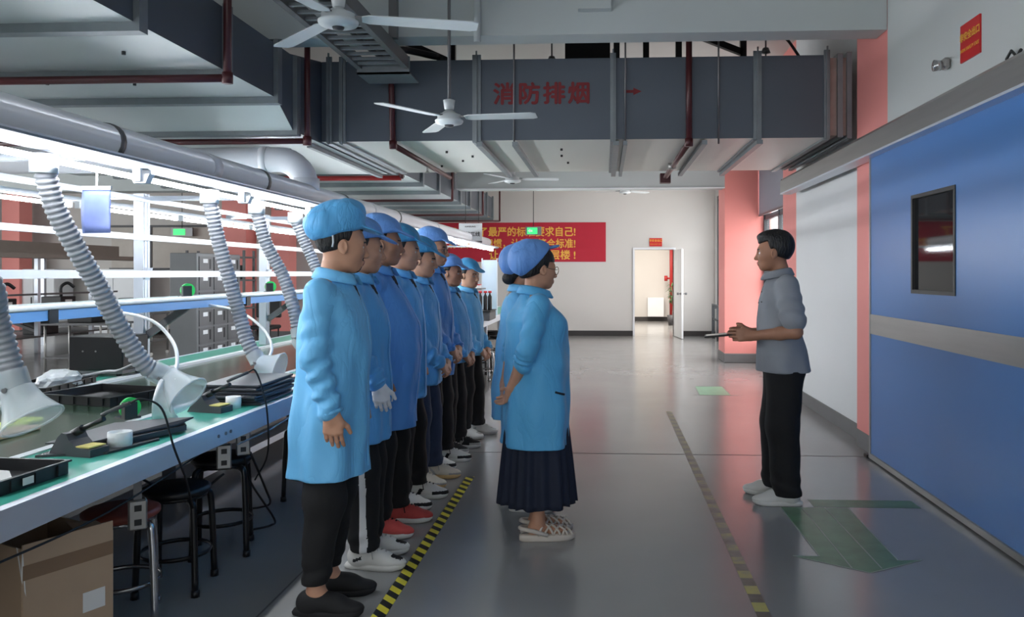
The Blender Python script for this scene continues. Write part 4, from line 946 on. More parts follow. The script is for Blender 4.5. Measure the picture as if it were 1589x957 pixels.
for sx in (-1, 1):
    for sy in (-1, 1): MB().cyl((sx * .2, sy * .19, 0), (sx * .2, sy * .19, .42), .014, n=8).build('leg', M_BLACKM, t)
t = thing('storage_rack', 'open grey storage rack standing right of the lockers', 'rack', (-7.6, 15.6, 0))
for z in (.2, .75, 1.3, 1.75): MB().box((-.6, -.25, z), (.6, .25, z + .03)).build('shelf', M_MGREY, t)
for sx in (-.57, .57):
    for sy in (-.22, .22): MB().box((sx - .02, sy - .02, 0), (sx + .02, sy + .02, 1.9)).build('post', M_MGREY, t)
for k, (x, z, c_, lab) in enumerate(((-.3, .78, M_BLACK, 'black box on the middle shelf of the storage rack'), (.25, 1.33, M_BLACK, 'black box on the upper shelf of the storage rack'), (.1, .23, M_CARD, 'brown carton on the lowest shelf of the storage rack'), (-.3, 1.33, M_RED, 'red box on the upper shelf of the storage rack'))):
    tag(MB().box((-.18, -.16, 0), (.18, .16, .28), bev=.008).build('storage_box', c_, loc=(-7.6 + x, 15.6, z + .001)), lab, 'box')
# trolleys and table frames on the shiny floor
for k, (x, y, lab) in enumerate(((-8.4, 14.0, 'steel trolley table standing between the unlit rack and the lockers'), (-7.4, 11.2, 'steel trolley table left of the lockers near the bench'))):
    q = thing('trolley', lab, 'trolley', (x, y, 0))
    MB().box((-.5, -.3, .72), (.5, .3, .75)).build('table_top', M_MGREY, q)
    MB().box((-.48, -.28, .25), (.48, .28, .27)).build('lower_shelf', M_MGREY, q)
    for sx in (-.46, .46):
        for sy in (-.26, .26): MB().cyl((sx, sy, .06), (sx, sy, .72), .017, n=8).cyl((sx, sy - .012, .03), (sx, sy + .012, .03), .03).build('leg', M_STEEL, q)
    tag(MB().box((-.2, -.18, 0), (.16, .18, .26), bev=.01).build('black_monitor_box', M_BLACK, loc=(x, y, .752)), 'black machine on top of the trolley ' + ('by the unlit rack' if k == 0 else 'near the lockers'), 'machine')
t = thing('wall_panel_board', 'brown framed notice board on the far left back wall', 'board', (-9.9, 18.74, 1.6))
MB().box((-1.9, -.02, -.02), (1.5, .01, .95)).build('board', mat('beige_board', (196, 190, 182), .7), t)
for a, b_ in (((-1.95, -.04, .95), (1.55, .0, 1.0)), ((-1.95, -.04, -.07), (1.55, 0, -.02)), ((-1.0, -.04, -.02), (-.9, 0, .95)), ((1.5, -.04, -.02), (1.55, 0, .95))): MB().box(a, b_).build('frame_bar', M_DGREY, t)
text('wall_lettering', 'E-CAR', .2, (-9.4, 18.735, 1.25), (R(90), 0, 0), M_BLACK, None, bold=.006)
o = bpy.data.objects['wall_lettering']; tag(o, 'dark letters on the far back wall left of the lockers', 'lettering')
# ================================================================== PEOPLE
# bodies and clothes are grown as one smooth surface from blended tapered limbs, then meshed
def axis(lo, hi, base, fine=()):
    cuts = sorted({lo, hi} | {min(max(v, lo), hi) for a, b, h in fine for v in (a, b)})
    out = [lo]
    for a, b in zip(cuts, cuts[1:]):
        h = min([base] + [hh for A, B, hh in fine if A <= a + 1e-9 and b - 1e-9 <= B])
        n = max(1, int(round((b - a) / h)))
        out += [a + (b - a) * i / n for i in range(1, n + 1)]
    return np.array(out, np.float32)
class Field:
    def __init__(s, ax, ay, az):
        s.A = (ax, ay, az); s.F = np.full((len(ax), len(ay), len(az)), .2, np.float32)
    def win(s, lo, hi):
        sl = []; g = []
        for k in range(3):
            a = s.A[k]; i = max(0, np.searchsorted(a, lo[k]) - 1); j = min(len(a), np.searchsorted(a, hi[k]) + 1)
            if j - i < 1: return None, None
            sl.append(slice(i, j)); sh = [1, 1, 1]; sh[k] = j - i; g.append(a[i:j].reshape(sh))
        return tuple(sl), g
    def op(s, fn, lo, hi, k, mode='add'):
        sl, g = s.win(lo, hi)
        if sl is None: return s
        d = fn(*g); F = s.F[sl]; d = np.broadcast_to(d, F.shape)
        if mode == 'sub':
            a, b = -F, d
            h = np.maximum(k - np.abs(a - b), 0) / max(k, 1e-6); s.F[sl] = -(np.minimum(a, b) - h * h * k * .25)
        elif mode == 'cut': s.F[sl] = np.maximum(F, d)
        else:
            h = np.maximum(k - np.abs(F - d), 0) / max(k, 1e-6); s.F[sl] = np.minimum(F, d) - h * h * k * .25
        return s
    def cap(s, a, b, r1, r2=None, k=.02, mode='add', wave=None):
        r2 = r1 if r2 is None else r2; a = np.array(a, float); b = np.array(b, float); d = b - a; L2 = max(1e-9, float(d @ d))
        m = max(r1, r2) + k + .02; lo = np.minimum(a, b) - m; hi = np.maximum(a, b) + m
        def fn(X, Y, Z):
            px, py, pz = X - a[0], Y - a[1], Z - a[2]
            t = np.clip((px * d[0] + py * d[1] + pz * d[2]) / L2, 0, 1)
            q = np.sqrt((px - t * d[0]) ** 2 + (py - t * d[1]) ** 2 + (pz - t * d[2]) ** 2) - (r1 + (r2 - r1) * t)
            if wave is not None: q = q + wave(t, px, py, pz)
            return q
        return s.op(fn, lo, hi, k, mode)
    def ell(s, c, r, k=.02, mode='add', rot=None):
        c = np.array(c, float); r = np.array(r, float); m = float(r.max()) + k + .02
        def fn(X, Y, Z):
            px, py, pz = X - c[0], Y - c[1], Z - c[2]
            if rot is not None:
                Rm = np.array(rot); px, py, pz = (px * Rm[0][i] + py * Rm[1][i] + pz * Rm[2][i] for i in range(3))
            k0 = np.sqrt((px / r[0]) ** 2 + (py / r[1]) ** 2 + (pz / r[2]) ** 2)
            k1 = np.sqrt((px / r[0] ** 2) ** 2 + (py / r[1] ** 2) ** 2 + (pz / r[2] ** 2) ** 2) + 1e-6
            return k0 * (k0 - 1) / k1
        return s.op(fn, c - m, c + m, k, mode)
    def plane(s, n, d0):
        """keep n.p < d0"""
        def fn(X, Y, Z): return n[0] * X + n[1] * Y + n[2] * Z - d0
        return s.op(fn, (-9, -9, -9), (9, 9, 9), 0, 'cut')
    def mesh(s):
        F = s.F; ins = F < 0; nx, ny, nz = F.shape
        c = [F[i:nx - 1 + i, j:ny - 1 + j, k:nz - 1 + k] for i in (0, 1) for j in (0, 1) for k in (0, 1)]
        I = np.zeros((nx - 1, ny - 1, nz - 1), np.int8)
        for v in c: I += (v < 0)
        act = (I > 0) & (I < 8); idx = np.full(act.shape, -1, np.int64); P = np.argwhere(act); idx[act] = np.arange(len(P))
        if len(P) == 0: return np.zeros((0, 3)), np.zeros((0, 4), int)
        val = np.stack([v[act] for v in c], 1)
        off = np.array([(i, j, k) for i in (0, 1) for j in (0, 1) for k in (0, 1)], float)
        acc = np.zeros((len(P), 3)); cnt = np.zeros(len(P))
        for e0 in range(8):
            for bit in (4, 2, 1):
                if e0 & bit: continue
                e1 = e0 | bit; a, b = val[:, e0], val[:, e1]; m = (a < 0) != (b < 0)
                t = np.where(m, a / np.where(m, a - b, 1), 0)
                p = off[e0] + (off[e1] - off[e0]) * t[:, None]; acc[m] += p[m]; cnt[m] += 1
        G = P + acc / cnt[:, None]
        V = np.stack([np.interp(G[:, k], np.arange(len(s.A[k])), s.A[k]) for k in range(3)], 1)
        Q = []
        for ax in range(3):
            a = np.take(ins, range(F.shape[ax] - 1), ax); b = np.take(ins, range(1, F.shape[ax]), ax)
            E = np.argwhere(a != b); u, v = [(1, 2), (2, 0), (0, 1)][ax]
            ok = (E[:, u] > 0) & (E[:, v] > 0) & (E[:, u] < F.shape[u] - 1) & (E[:, v] < F.shape[v] - 1); E = E[ok]
            fl = a[tuple(E.T)]
            def g(du, dv):
                q = E.copy(); q[:, u] -= du; q[:, v] -= dv; return idx[tuple(q.T)]
            q = np.stack([g(1, 1), g(0, 1), g(0, 0), g(1, 0)], 1); q[~fl] = q[~fl][:, ::-1]; Q.append(q)
        Q = np.concatenate(Q); Q = Q[(Q >= 0).all(1)]
        return V, Q
def np_mesh(name, V, Q, mats, parent=None, mi=None, smooth_it=1):
    for _ in range(smooth_it):  # light Laplacian
        acc = np.zeros_like(V); cnt = np.zeros(len(V))
        for i in range(4):
            a, b = Q[:, i], Q[:, (i + 1) % 4]
            np.add.at(acc, a, V[b]); np.add.at(cnt, a, 1); np.add.at(acc, b, V[a]); np.add.at(cnt, b, 1)
        V = V * .5 + .5 * acc / np.maximum(cnt, 1)[:, None]
    me = bpy.data.meshes.new(name); me.vertices.add(len(V)); me.vertices.foreach_set('co', V.astype(np.float32).ravel())
    me.loops.add(len(Q) * 4); me.loops.foreach_set('vertex_index', Q.astype(np.int32).ravel())
    me.polygons.add(len(Q)); me.polygons.foreach_set('loop_start', np.arange(0, len(Q) * 4, 4, dtype=np.int32))
    me.update(calc_edges=True); me.validate()
    for m in (mats if isinstance(mats, (list, tuple)) else [mats]): me.materials.append(m)
    if mi is not None: me.polygons.foreach_set('material_index', mi.astype(np.int32))
    me.polygons.foreach_set('use_smooth', np.ones(len(me.polygons), bool)); me.update()
    o = bpy.data.objects.new(name, me); COL.objects.link(o)
    if parent: o.parent = parent
    return o
def cents(V, Q): return V[Q].mean(1)

SKIN = mat('skin', (196, 146, 118), .55, var=.05, scale=25)
SKIN2 = mat('tan_skin', (170, 122, 96), .55, var=.05, scale=25)
LIP = mat('lips', (164, 96, 86), .5, var=.05)
EYEW = mat('eye_white', (216, 212, 206), .25, var=0)
EYED = mat('dark_iris', (28, 20, 16), .2, var=0)
BROW = mat('eyebrow_hair', (36, 30, 28), .8, var=.1)
HAIR = mat('black_hair', (20, 18, 18), .5, var=.3, scale=60, bump=1.0, bscale=45, stretch=(2.2, 2.2, .6))
def cloth(name, rgb, bump=.38):
    """thin woven cloth: long soft folds plus sharp small creases"""
    m = mat(name, rgb, .62, var=.04, scale=4, sheen=.1)
    nt = m.node_tree; b = nt.nodes['Principled BSDF']; tc = nt.nodes.new('ShaderNodeTexCoord')
    mp = nt.nodes.new('ShaderNodeMapping'); mp.inputs['Scale'].default_value = (1, 1, .45); mp.inputs['Rotation'].default_value = (.3, .2, .4)
    nt.links.new(tc.outputs['Object'], mp.inputs['Vector'])
    n = nt.nodes.new('ShaderNodeTexNoise'); n.inputs['Scale'].default_value = 9; n.inputs['Detail'].default_value = 3; n.inputs['Distortion'].default_value = .8
    nt.links.new(mp.outputs['Vector'], n.inputs['Vector'])
    a = nt.nodes.new('ShaderNodeMath'); a.operation = 'SUBTRACT'; a.inputs[1].default_value = .5; nt.links.new(n.outputs['Fac'], a.inputs[0])
    a2 = nt.nodes.new('ShaderNodeMath'); a2.operation = 'ABSOLUTE'; nt.links.new(a.outputs[0], a2.inputs[0])
    a3 = nt.nodes.new('ShaderNodeMath'); a3.operation = 'POWER'; a3.inputs[1].default_value = .6; nt.links.new(a2.outputs[0], a3.inputs[0])
    bp = nt.nodes.new('ShaderNodeBump'); bp.inputs['Strength'].default_value = bump; bp.inputs['Distance'].default_value = .022
    nt.links.new(a3.outputs[0], bp.inputs['Height']); nt.links.new(bp.outputs['Normal'], b.inputs['Normal'])
    return m
COATS = {'sky': cloth('sky_blue_coat', (110, 190, 240)), 'mid': cloth('mid_blue_coat', (96, 174, 234)), 'royal': cloth('royal_blue_coat', (84, 148, 218)), 'teal': cloth('teal_blue_coat', (88, 174, 224))}
CAPS = {'sky': cloth('sky_blue_cap', (92, 176, 234), .5), 'peri': cloth('periwinkle_cap', (108, 160, 230), .5), 'teal': cloth('teal_cap', (62, 150, 204), .5)}
BLACKCLOTH = mat('black_trouser_cloth', (21, 21, 23), .85, var=.12, bump=.2, bscale=30)
DENIM = mat('dark_denim', (44, 58, 84), .85, var=.15, scale=12, bump=.2, bscale=60)
WSTRIPE = mat('white_side_stripe', (222, 222, 222), .8, var=.03)
GREYSHIRT = mat('grey_polo_cloth', (146, 150, 156), .85, var=.03, bump=.25, bscale=18)
NAVY = mat('navy_tulle_skirt', (24, 32, 52), .8, var=.15, scale=8)
GLOVE = mat('white_glove_cloth', (226, 226, 228), .8, var=.03)
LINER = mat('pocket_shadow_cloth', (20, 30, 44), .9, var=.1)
ELAST = mat('white_elastic', (220, 226, 232), .7, var=0)

def interp_prof(Z, prof):
    z = [p[0] for p in prof]
    return [np.interp(Z, z, [p[i] for p in prof]).astype(np.float32) for i in range(1, len(prof[0]))]
def torso(f, prof, k=.04, lo=None, hi=None, fold=None):
    """stacked ellipses: rows (z, cx, a, b)"""
    z0, z1 = prof[0][0], prof[-1][0]
    def fn(X, Y, Z):
        cx, a, b = interp_prof(Z, prof)
        px, py = X - cx, Y
        q = np.sqrt((px / a) ** 2 + (np.abs(py) / b) ** 2.0) + 1e-6
        d = (q - 1) * np.minimum(a, b) * .9
        if fold is not None: d = d + fold(px, py, Z)
        return np.maximum(d, np.maximum(z0 - Z, Z - z1))
    m = max(max(p[2], p[3]) for p in prof) + .08
    return f.op(fn, (-m, -m, z0 - .03), (m, m, z1 + .03), k)

def hand(f, w, d, n, side, curl=.35, spread=.02, s=1.0, rel=None):
    """palm, five fingers, thumb. w wrist, d finger direction, n palm normal, side -1 right hand / +1 left"""
    w = np.array(w, float); d = np.array(d, float); d /= np.linalg.norm(d); n = np.array(n, float); n -= d * (n @ d); n /= np.linalg.norm(n)
    th = np.cross(d, n) * (1 if side < 0 else -1)
    f.cap(w - d * .02, w + d * .03, .026 * s, .026 * s, .02)
    for o, L in ((.030, .084), (.010, .088), (-.010, .084), (-.029, .076)):
        f.cap(w + d * .01 + th * o * .6, w + d * L * s + th * o * s, .016 * s, .0125 * s, .012)
    f.cap(w + d * .03 + th * .02 - n * -.004, w + d * .055 + th * .034 * s, .018 * s, .014 * s, .015)
    for i, (o, L0, L) in enumerate(((.030, .084, .074), (.010, .088, .082), (-.0105, .084, .076), (-.0295, .076, .06))):
        p = w + d * L0 * s + th * o * s; ang = .15 + curl * .5; dd = d + th * o * .9
        dd /= np.linalg.norm(dd)
        for j, (fr, r) in enumerate(((.45, .0092), (.31, .0085), (.24, .0076))):
            v = dd * math.cos(ang) + n * math.sin(ang); q = p + v * L * fr * s
            f.cap(p, q, r * s, (r - .0006) * s, .0035); p = q; ang += curl + .12 * (i == 3)
    p = w + d * .032 * s + th * .026 * s; v = d * .70 + th * .62 + n * .32; v /= np.linalg.norm(v)
    q = p + v * .048 * s; f.cap(p, q, .0135 * s, .0105 * s, .01)
    v2 = d * .86 + th * .22 + n * .42; v2 /= np.linalg.norm(v2); f.cap(q, q + v2 * .032 * s, .0102 * s, .0088 * s, .004)

def rotz(a): c, s_ = math.cos(a), math.sin(a); return np.array([[c, -s_, 0], [s_, c, 0], [0, 0, 1]])
def roty(a): c, s_ = math.cos(a), math.sin(a); return np.array([[c, 0, s_], [0, 1, 0], [-s_, 0, c]])
def rotx(a): c, s_ = math.cos(a), math.sin(a); return np.array([[1, 0, 0], [0, c, -s_], [0, s_, c]])

class HF:
    """places head shapes given in head coordinates (x forward, z up, origin between the ears)"""
    def __init__(s, f, c, Rm): s.f = f; s.c = np.array(c, float); s.R = Rm
    def P(s, p): return s.c + s.R @ np.array(p, float)
    def cap(s, a, b, r1, r2=None, k=.02, mode='add'): s.f.cap(s.P(a), s.P(b), r1, r2, k, mode)
    def ell(s, c, r, k=.02, mode='add', rot=None): s.f.ell(s.P(c), r, k, mode, s.R if rot is None else s.R @ rot)

def build_head(f, c, Rm, fem=False, fat=1.0, nose=1.0):
    h = HF(f, c, Rm)
    h.ell((-.012, 0, .030), (.098, .076, .090), .03)
    h.ell((.026, 0, -.030), (.070, .062 * fat, .078), .05)
    h.ell((.034, 0, -.080), (.048, .046 * fat, .036), .04)            # jaw
    h.cap((.066, -.010, -.100), (.066, .010, -.100), .0165, None, .03)  # chin
    for s_ in (-1, 1):
        h.ell((.058, s_ * .040 * fat, -.028), (.026, .024, .024), .03)     # cheekbones
        h.cap((.086, s_ * .012, .016), (.074, s_ * .042, .014), .0105, .010, .02)  # brow ridge
        h.ell((.096, s_ * .031, -.006), (.016, .019, .0125), .012, 'sub')
        h.ell((.077, s_ * .031, -.007), (.0145, .0145, .0125), .003)       # eyeball
        h.ell((.104, s_ * .011, -.047), (.010, .008, .0075), .008)         # nostril wings
        h.ell((-.006, s_ * .080, -.014), (.020, .0095, .034), .006, rot=rotz(s_ * .35) @ roty(-.2))   # ear
        h.ell((-.014, s_ * .074, -.012), (.012, .006, .024), .008)
        h.ell((-.001, s_ * .090, -.012), (.010, .006, .019), .004, 'sub', rot=rotz(s_ * .35) @ roty(-.2))
    h.cap((.090, 0, .010), (.110, 0, -.038), .0085 * nose, .0115 * nose, .012)
    h.ell((.112, 0, -.042), (.012 * nose, .011, .010), .008)
    h.cap((.094, -.017, -.0715), (.094, .017, -.0715), .0062, None, .008)
    h.cap((.099, -.006, -.070), (.099, .006, -.070), .0058, None, .006)
    h.cap((.092, -.014, -.082), (.092, .014, -.082), .0075, None, .008)
    h.cap((.112, -.02, -.0768), (.112, .02, -.0768), .0095, None, .003, 'sub') if False else None
    return h
def head_slots(Cc, c, Rm):
    L = (Cc - np.array(c)) @ Rm; x, y, z = L[:, 0], np.abs(L[:, 1]), L[:, 2]
    mi = np.zeros(len(Cc), int); face = (x > .05) & (np.abs(z) < .13) & (y < .08)
    mi[face & (y < .022) & (np.abs(z + .0765) < .0105) & (x > .085)] = 1
    e = ((y - .031) / .0165) ** 2 + ((z + .007) / .0062) ** 2 < 1
    mi[face & e & (x > .078)] = 2
    mi[face & (np.sqrt((y - .031) ** 2 + ((z + .007) * 1.15) ** 2) < .0068) & (x > .08)] = 3
    b = (y > .013) & (y < .05) & (np.abs(z - .0165 + (y - .03) ** 2 * 6) < .0042) & (x > .06)
    mi[face & b] = 4
    return mi

SHOE_CACHE = {}
def shoe(style, cols, S_=1.0):
    """returns meshes (upper, sole, laces...) for one shoe, ankle over the origin, toe to +x"""
    f = Field(axis(-.11, .23, .0055), axis(-.07, .07, .0055), axis(-.005, .16, .0055))
    slip = style in ('slipper', 'slip')
    f.ell((-.030, 0, .052), (.052, .040, .052), .03)
    f.cap((-.02, 0, .050), (.10, 0, .046), .040, .040, .03)
    f.ell((.135, 0, .034), (.075, .044, .031 if not slip else .028), .03)
    f.cap((.0, 0, .070), (.075, 0, .062), .034, .028, .03)                   # instep and tongue
    if not slip: f.cap((-.035, 0, .072), (-.01, 0, .088), .036, .036, .03)
    f.plane((0, 0, -1), -.014)
    V, Q = f.mesh(); C_ = cents(V, Q); x, y, z = C_.T
    mi = np.zeros(len(Q), int)
    if style == 'panel': mi[(x > .11) & (z < .048)] = 1; mi[(x < -.045) & (z > .03)] = 1; mi[(np.abs(x - .03 - (z - .04) * .6) < .014) & (np.abs(y) > .022) & (z < .066)] = 1
    if style == 'runner': mi[(x > .13) & (z < .04)] = 1; mi[(np.abs(x - .02 + (z - .04) * .8) < .01) & (np.abs(y) > .025)] = 1
    if style == 'vent': mi[(np.abs(x + .02) < .022) & (np.abs(z - .055 - (x + .02) * .4) < .008) & (np.abs(y) > .02)] = 1; mi[(x > .14) & (z > .052) & (np.abs(y) < .02)] = 1
    # sole outline
    out = []
    for i in range(36):
        a = 2 * PI * i / 36; cx, cy = math.cos(a), math.sin(a)
        r = .052
        X = .054 + cx * .146; w = .036 + .014 * max(0, min(1, (X - .0) / .12)) - .02 * max(0, (X - .17) / .04)
        out.append((X, (1 if cy > 0 else -1) * abs(cy) ** .55 * w))
    return V, Q, mi, out
def add_shoe(parent, style, cols, lace, loc, rz, h_sole=.026, kind='shoe', scale=1.0):
    V, Q, mi, out = SHOE_CACHE.setdefault(style, shoe(style, cols))
    V = V * scale
    o = np_mesh(kind, V.copy(), Q, cols[:2] if len(cols) > 1 else [cols[0], cols[0]], parent, mi)
    o.location = loc; o.rotation_euler = (0, 0, rz)
    mb = MB(); n = len(out)
    rows = [(0, .96), (.004, 1.03), (h_sole * .6, 1.05), (h_sole, 1.0)]
    vs = [((.052 + (p[0] - .052) * sc) * scale, p[1] * sc * scale, (z + (.012 * max(0, (p[0] - .13) / .08) if z > .001 else .006 * max(0, (p[0] - .15) / .06))) * scale) for z, sc in rows for p in out]
    fs = [(r * n + i, r * n + (i + 1) % n, (r + 1) * n + (i + 1) % n, (r + 1) * n + i) for r in range(3) for i in range(n)] + [tuple(range(n))[::-1], tuple(range(3 * n, 4 * n))]
    mb.add(vs, fs, 0, True); mb.build('sole', cols[2] if len(cols) > 2 else cols[0], o)
    if lace is not None:
        mb = MB()
        for k in range(4):
            x = (.045 + .022 * k); z = .108 - k * .0068
            mb.tube([Vector((x - .008, -.026, z - .016)) * scale, Vector((x, 0, z + .003)) * scale, Vector((x + .008, .026, z - .016)) * scale], .0032 * scale, n=5)
            mb.tube([Vector((x + .008, -.026, z - .018)) * scale, Vector((x, 0, z + .001)) * scale, Vector((x - .008, .026, z - .014)) * scale], .0032 * scale, n=5)
        mb.tube([Vector(p) * scale for p in curve_pts([(.04, -.005, .110), (.05, -.03, .112), (.055, -.046, .085), (.06, -.050, .06)], 4)], .0028 * scale, n=5)
        mb.build('laces', lace, o)
    return o

def sandal(parent, loc, rz, kind='sandal'):
    m = mat('beige_woven_sandal', (206, 196, 184), .6, var=.06)
    out = []
    for i in range(36):
        a = 2 * PI * i / 36; cx, cy = math.cos(a), math.sin(a); X = .054 + cx * .146
        w = .036 + .014 * max(0, min(1, X / .12)) - .02 * max(0, (X - .17) / .04); out.append((X, (1 if cy > 0 else -1) * abs(cy) ** .55 * w))
    n = len(out); rows = [(0, .97), (.006, 1.05), (.030, 1.05), (.036, 1.0)]
    mb = MB(); vs = [(.052 + (p[0] - .052) * sc, p[1] * sc, z) for z, sc in rows for p in out]
    mb.add(vs, [(r * n + i, r * n + (i + 1) % n, (r + 1) * n + (i + 1) % n, (r + 1) * n + i) for r in range(3) for i in range(n)] + [tuple(range(n))[::-1], tuple(range(3 * n, 4 * n))], 0, True)
    o = mb.build(kind, m, parent, loc, (0, 0, rz))
    def arch(x0, x1, h, w):  # strap over the foot from the left edge at x0 to the right edge at x1
        return [(x0 + (x1 - x0) * t, -w * math.cos(PI * t), .034 + h * math.sin(PI * t) ** .7) for t in [k / 10 for k in range(11)]]
    for x0, x1 in ((.16, .08), (.08, .16), (.12, .03), (.03, .12), (.08, .0), (.0, .08), (.185, .13), (.13, .185)):
        xm = (x0 + x1) / 2; h = .062 - max(0, xm) * .21
        MB().tube(arch(x0, x1, h, .045), .0065, n=6).build('strap', m, o)
    MB().tube([(.05, -.045, .036), (-.02, -.046, .06), (-.085, -.02, .07), (-.095, 0, .072), (-.085, .02, .07), (-.02, .046, .06), (.05, .045, .036)], .012, n=8).build('heel_band', m, o)
    return o

def person(name_label, loc, rz, H=1.72, head=(0, 0), body_fat=1.0, belly=0., arms='down', coat=None, hem=.60, trousers=BLACKCLOTH, leg_w=1.0, hem_z=.09, cap=None, capcol=None, hair='short', shoes=None, glasses=False, beard=False, captilt=0., sw=1.0, seed=0, skin=SKIN, foot=(.03, -.05), coarse=1.0, female=False, skirt=False, extra=None, stripe=False, shirt=None, cuffed=False, armspec=None, lean=0., jaw=1.0, nose=1.0, short_sleeve=False, gloves=False, sideh=.13):
    rnd = random.Random(seed); sc = H / 1.72
    T = thing('person', name_label, 'person', loc, rz)
    def done(V): return V * sc
    ph = [rnd.uniform(0, 6.28) for _ in range(12)]
    # ---- skeleton
    hc = np.array([.012 + lean, 0, 1.592]); Rm = rotz(R(head[0])) @ roty(R(head[1]))
    hipz = .90; sh = .166 * (1 if not female else .95) * sw; bw = (1 + (body_fat - 1) * (1.0 if female or coat is None else .3)) * (.5 + .5 * sw)
    legs = []
    for s_ in (-1, 1):
        fx = foot[0] if s_ < 0 else foot[1]
        legs.append((s_, (0, s_ * .088, hipz), (.012 + fx * .5, s_ * (.088 + sideh) / 2 + s_ * .0, .49), (fx - .01, s_ * sideh, .10)))
    A = {'down': [((.0, -.01, 0), (-.015, .042, -.275), (.055, .045, -.50), (.10, .05, -1), (-.05, -1, -.05), .32)] * 2,
         'front': [((.0, -.01, 0), (-.03, .05, -.28), (.17, -.06, -.52), (.35, -.62, -.55), (-.75, -.25, -.45), .45)] * 2,
         'back': [((.0, -.01, 0), (-.10, .075, -.265), (-.175, -.045, -.50), (-.25, -.75, -.70), (-.85, .1, .3), .35)] * 2}
    spec = armspec or A[arms]
    J = []
    for s_, (o0, e, w, d, n, cu) in zip((-1, 1), spec):
        def m(v, S0=np.array([.0, sh, 1.385])): return (S0 + np.array(v, float) * np.array([1, sw if v[1] > 0 else 1, 1])) * np.array([1, s_, 1])
        J.append((s_, m(o0), m(e), m(w), np.array([d[0], d[1] * s_, d[2]], float), np.array([n[0], n[1] * s_, n[2]], float), cu))
    # ---- body: one continuous surface
    hs = .0042 * coarse; hh = .0034 * coarse
    fx_, fy_, fz_ = [(-.13, .16, hs)], [(-.10, .10, hs)], [(1.44, 1.74, hs)]
    for s_, S0, E, Wp, d, n, cu in J:
        dn = d / np.linalg.norm(d); c_ = Wp + dn * .085; r = .075 if arms == 'down' and armspec is None else .085
        lo_, hi_ = np.minimum(Wp, Wp + dn * .17) - .045, np.maximum(Wp, Wp + dn * .17) + .045
        fx_.append((lo_[0], hi_[0], hh)); fy_.append((lo_[1], hi_[1], hh)); fz_.append((lo_[2], hi_[2], hh))
        if short_sleeve or female: fz_.append((min(E[2], Wp[2]) - .05, max(E[2], Wp[2]) + .05, .007))
    base = .014
    B = Field(axis(-.36, .46, base, fx_), axis(-.40, .40, base, fy_), axis(.03, 1.75, .016, fz_ + [(.03, .2, .008)]))
    build_head(B, hc, Rm, female, jaw, nose)
    nb = np.array([-.022 + lean * .5, 0, 1.405]); B.cap(hc + Rm @ np.array([-.028, 0, -.05]), nb, .046 * (.93 if female else 1) * (1 + (body_fat - 1) * .5), .060, .022)
    B.cap((-.02 + lean * .4, -.10, 1.395), (-.02 + lean * .4, .10, 1.395), .045, None, .05)
    tp = [(.84, 0, .075, .10), (1.0, 0, .075, .115), (1.15, 0, .075, .11), (1.3, 0, .085, .125), (1.40, 0, .06, .11)]
    torso(B, tp, .04)
    for s_, S0, E, Wp, d, n, cu in J:
        B.cap(S0, E, .045, .040, .03); B.cap(E, E + (Wp - E) * .35, .041, .040, .02); B.cap(E + (Wp - E) * .35, Wp, .040, .0265, .02)
        hand(B, Wp, d, n, s_, cu, s=1.02 if not female else .93)
    for s_, h0, kn, an in legs:
        B.cap(h0, kn, .072, .05, .03); B.cap(kn, an, .05, .036, .02)
        if skirt:
            B.cap(an, (an[0] + .01, an[1], .075), .038, .034, .03)
            B.cap((an[0] - .03, an[1], .062), (an[0] + .09, an[1], .058), .030, .026, .03); B.ell((an[0] + .13, an[1], .052), (.055, .038, .018), .03)
        else: B.cap(an, (an[0] + .03, an[1], .075), .036, .034, .02)
    V, Q = B.mesh(); mi = head_slots(cents(V, Q), hc, Rm)
    if beard:
        L = (cents(V, Q) - hc) @ Rm; mi[(L[:, 0] > .066) & (np.abs(L[:, 1]) < .026) & ((np.abs(L[:, 2] + .060) < .0055) | ((L[:, 2] < -.094) & (L[:, 2] > -.118)))] = 4
    if gloves:
        Cc = cents(V, Q)
        for s_, S0, E, Wp, d, n, cu in J:
            dn = d / np.linalg.norm(d); rel = Cc - Wp; mi[(rel @ dn > -.03) & (np.linalg.norm(rel, axis=1) < .22) & (Cc[:, 2] < 1.0)] = 5
    np_mesh('body', done(V), Q, [skin, LIP, EYEW, EYED, BROW, GLOVE], T, mi)
    # ---- trousers or skirt
    if not skirt:
        f = Field(axis(-.24, .24, .010), axis(-.27, .27, .010), axis(.03, 1.02, .010))
        torso(f, [(.84, -.005, .11 * body_fat, .155), (.92, -.005, .115 * body_fat, .16), (1.0, -.005, .11 * body_fat, .15)], .05)
        for s_, h0, kn, an in legs:
            def wv(t, px, py, pz, q=ph[3] + s_): return .005 * np.sin(30 * t + q + 30 * px) * np.clip((t - .6) * 3, 0, 1) + .003 * np.sin(9 * t + 26 * py + 20 * px + q)
            f.cap((h0[0] - .005, h0[1] * .92, h0[2] - .04), kn, .100 * leg_w, .082 * leg_w, .05, wave=lambda t, px, py, pz: .003 * np.sin(9 * t + 24 * px + 18 * py + ph[2]))
            f.cap(kn, (an[0], an[1], hem_z + .02), .082 * leg_w, (.058 if cuffed else .074) * leg_w, .04, wave=wv)
        f.plane((0, 0, -1), -hem_z); f.plane((0, 0, 1), hem + .015)
        V, Q = f.mesh(); mi = np.zeros(len(Q), int)
        if stripe:
            Cc = cents(V, Q); mi[(np.abs(Cc[:, 0] - np.interp(Cc[:, 2], [.1, .5, .9], [legs[0][3][0], legs[0][2][0], 0]) - .015) < .017) & (Cc[:, 1] < -.12)] = 1
        np_mesh('trousers', done(V), Q, [trousers, WSTRIPE], T, mi)
    else:
        mb = MB(); nA, nZ = 120, 22; vs = []; fs = []
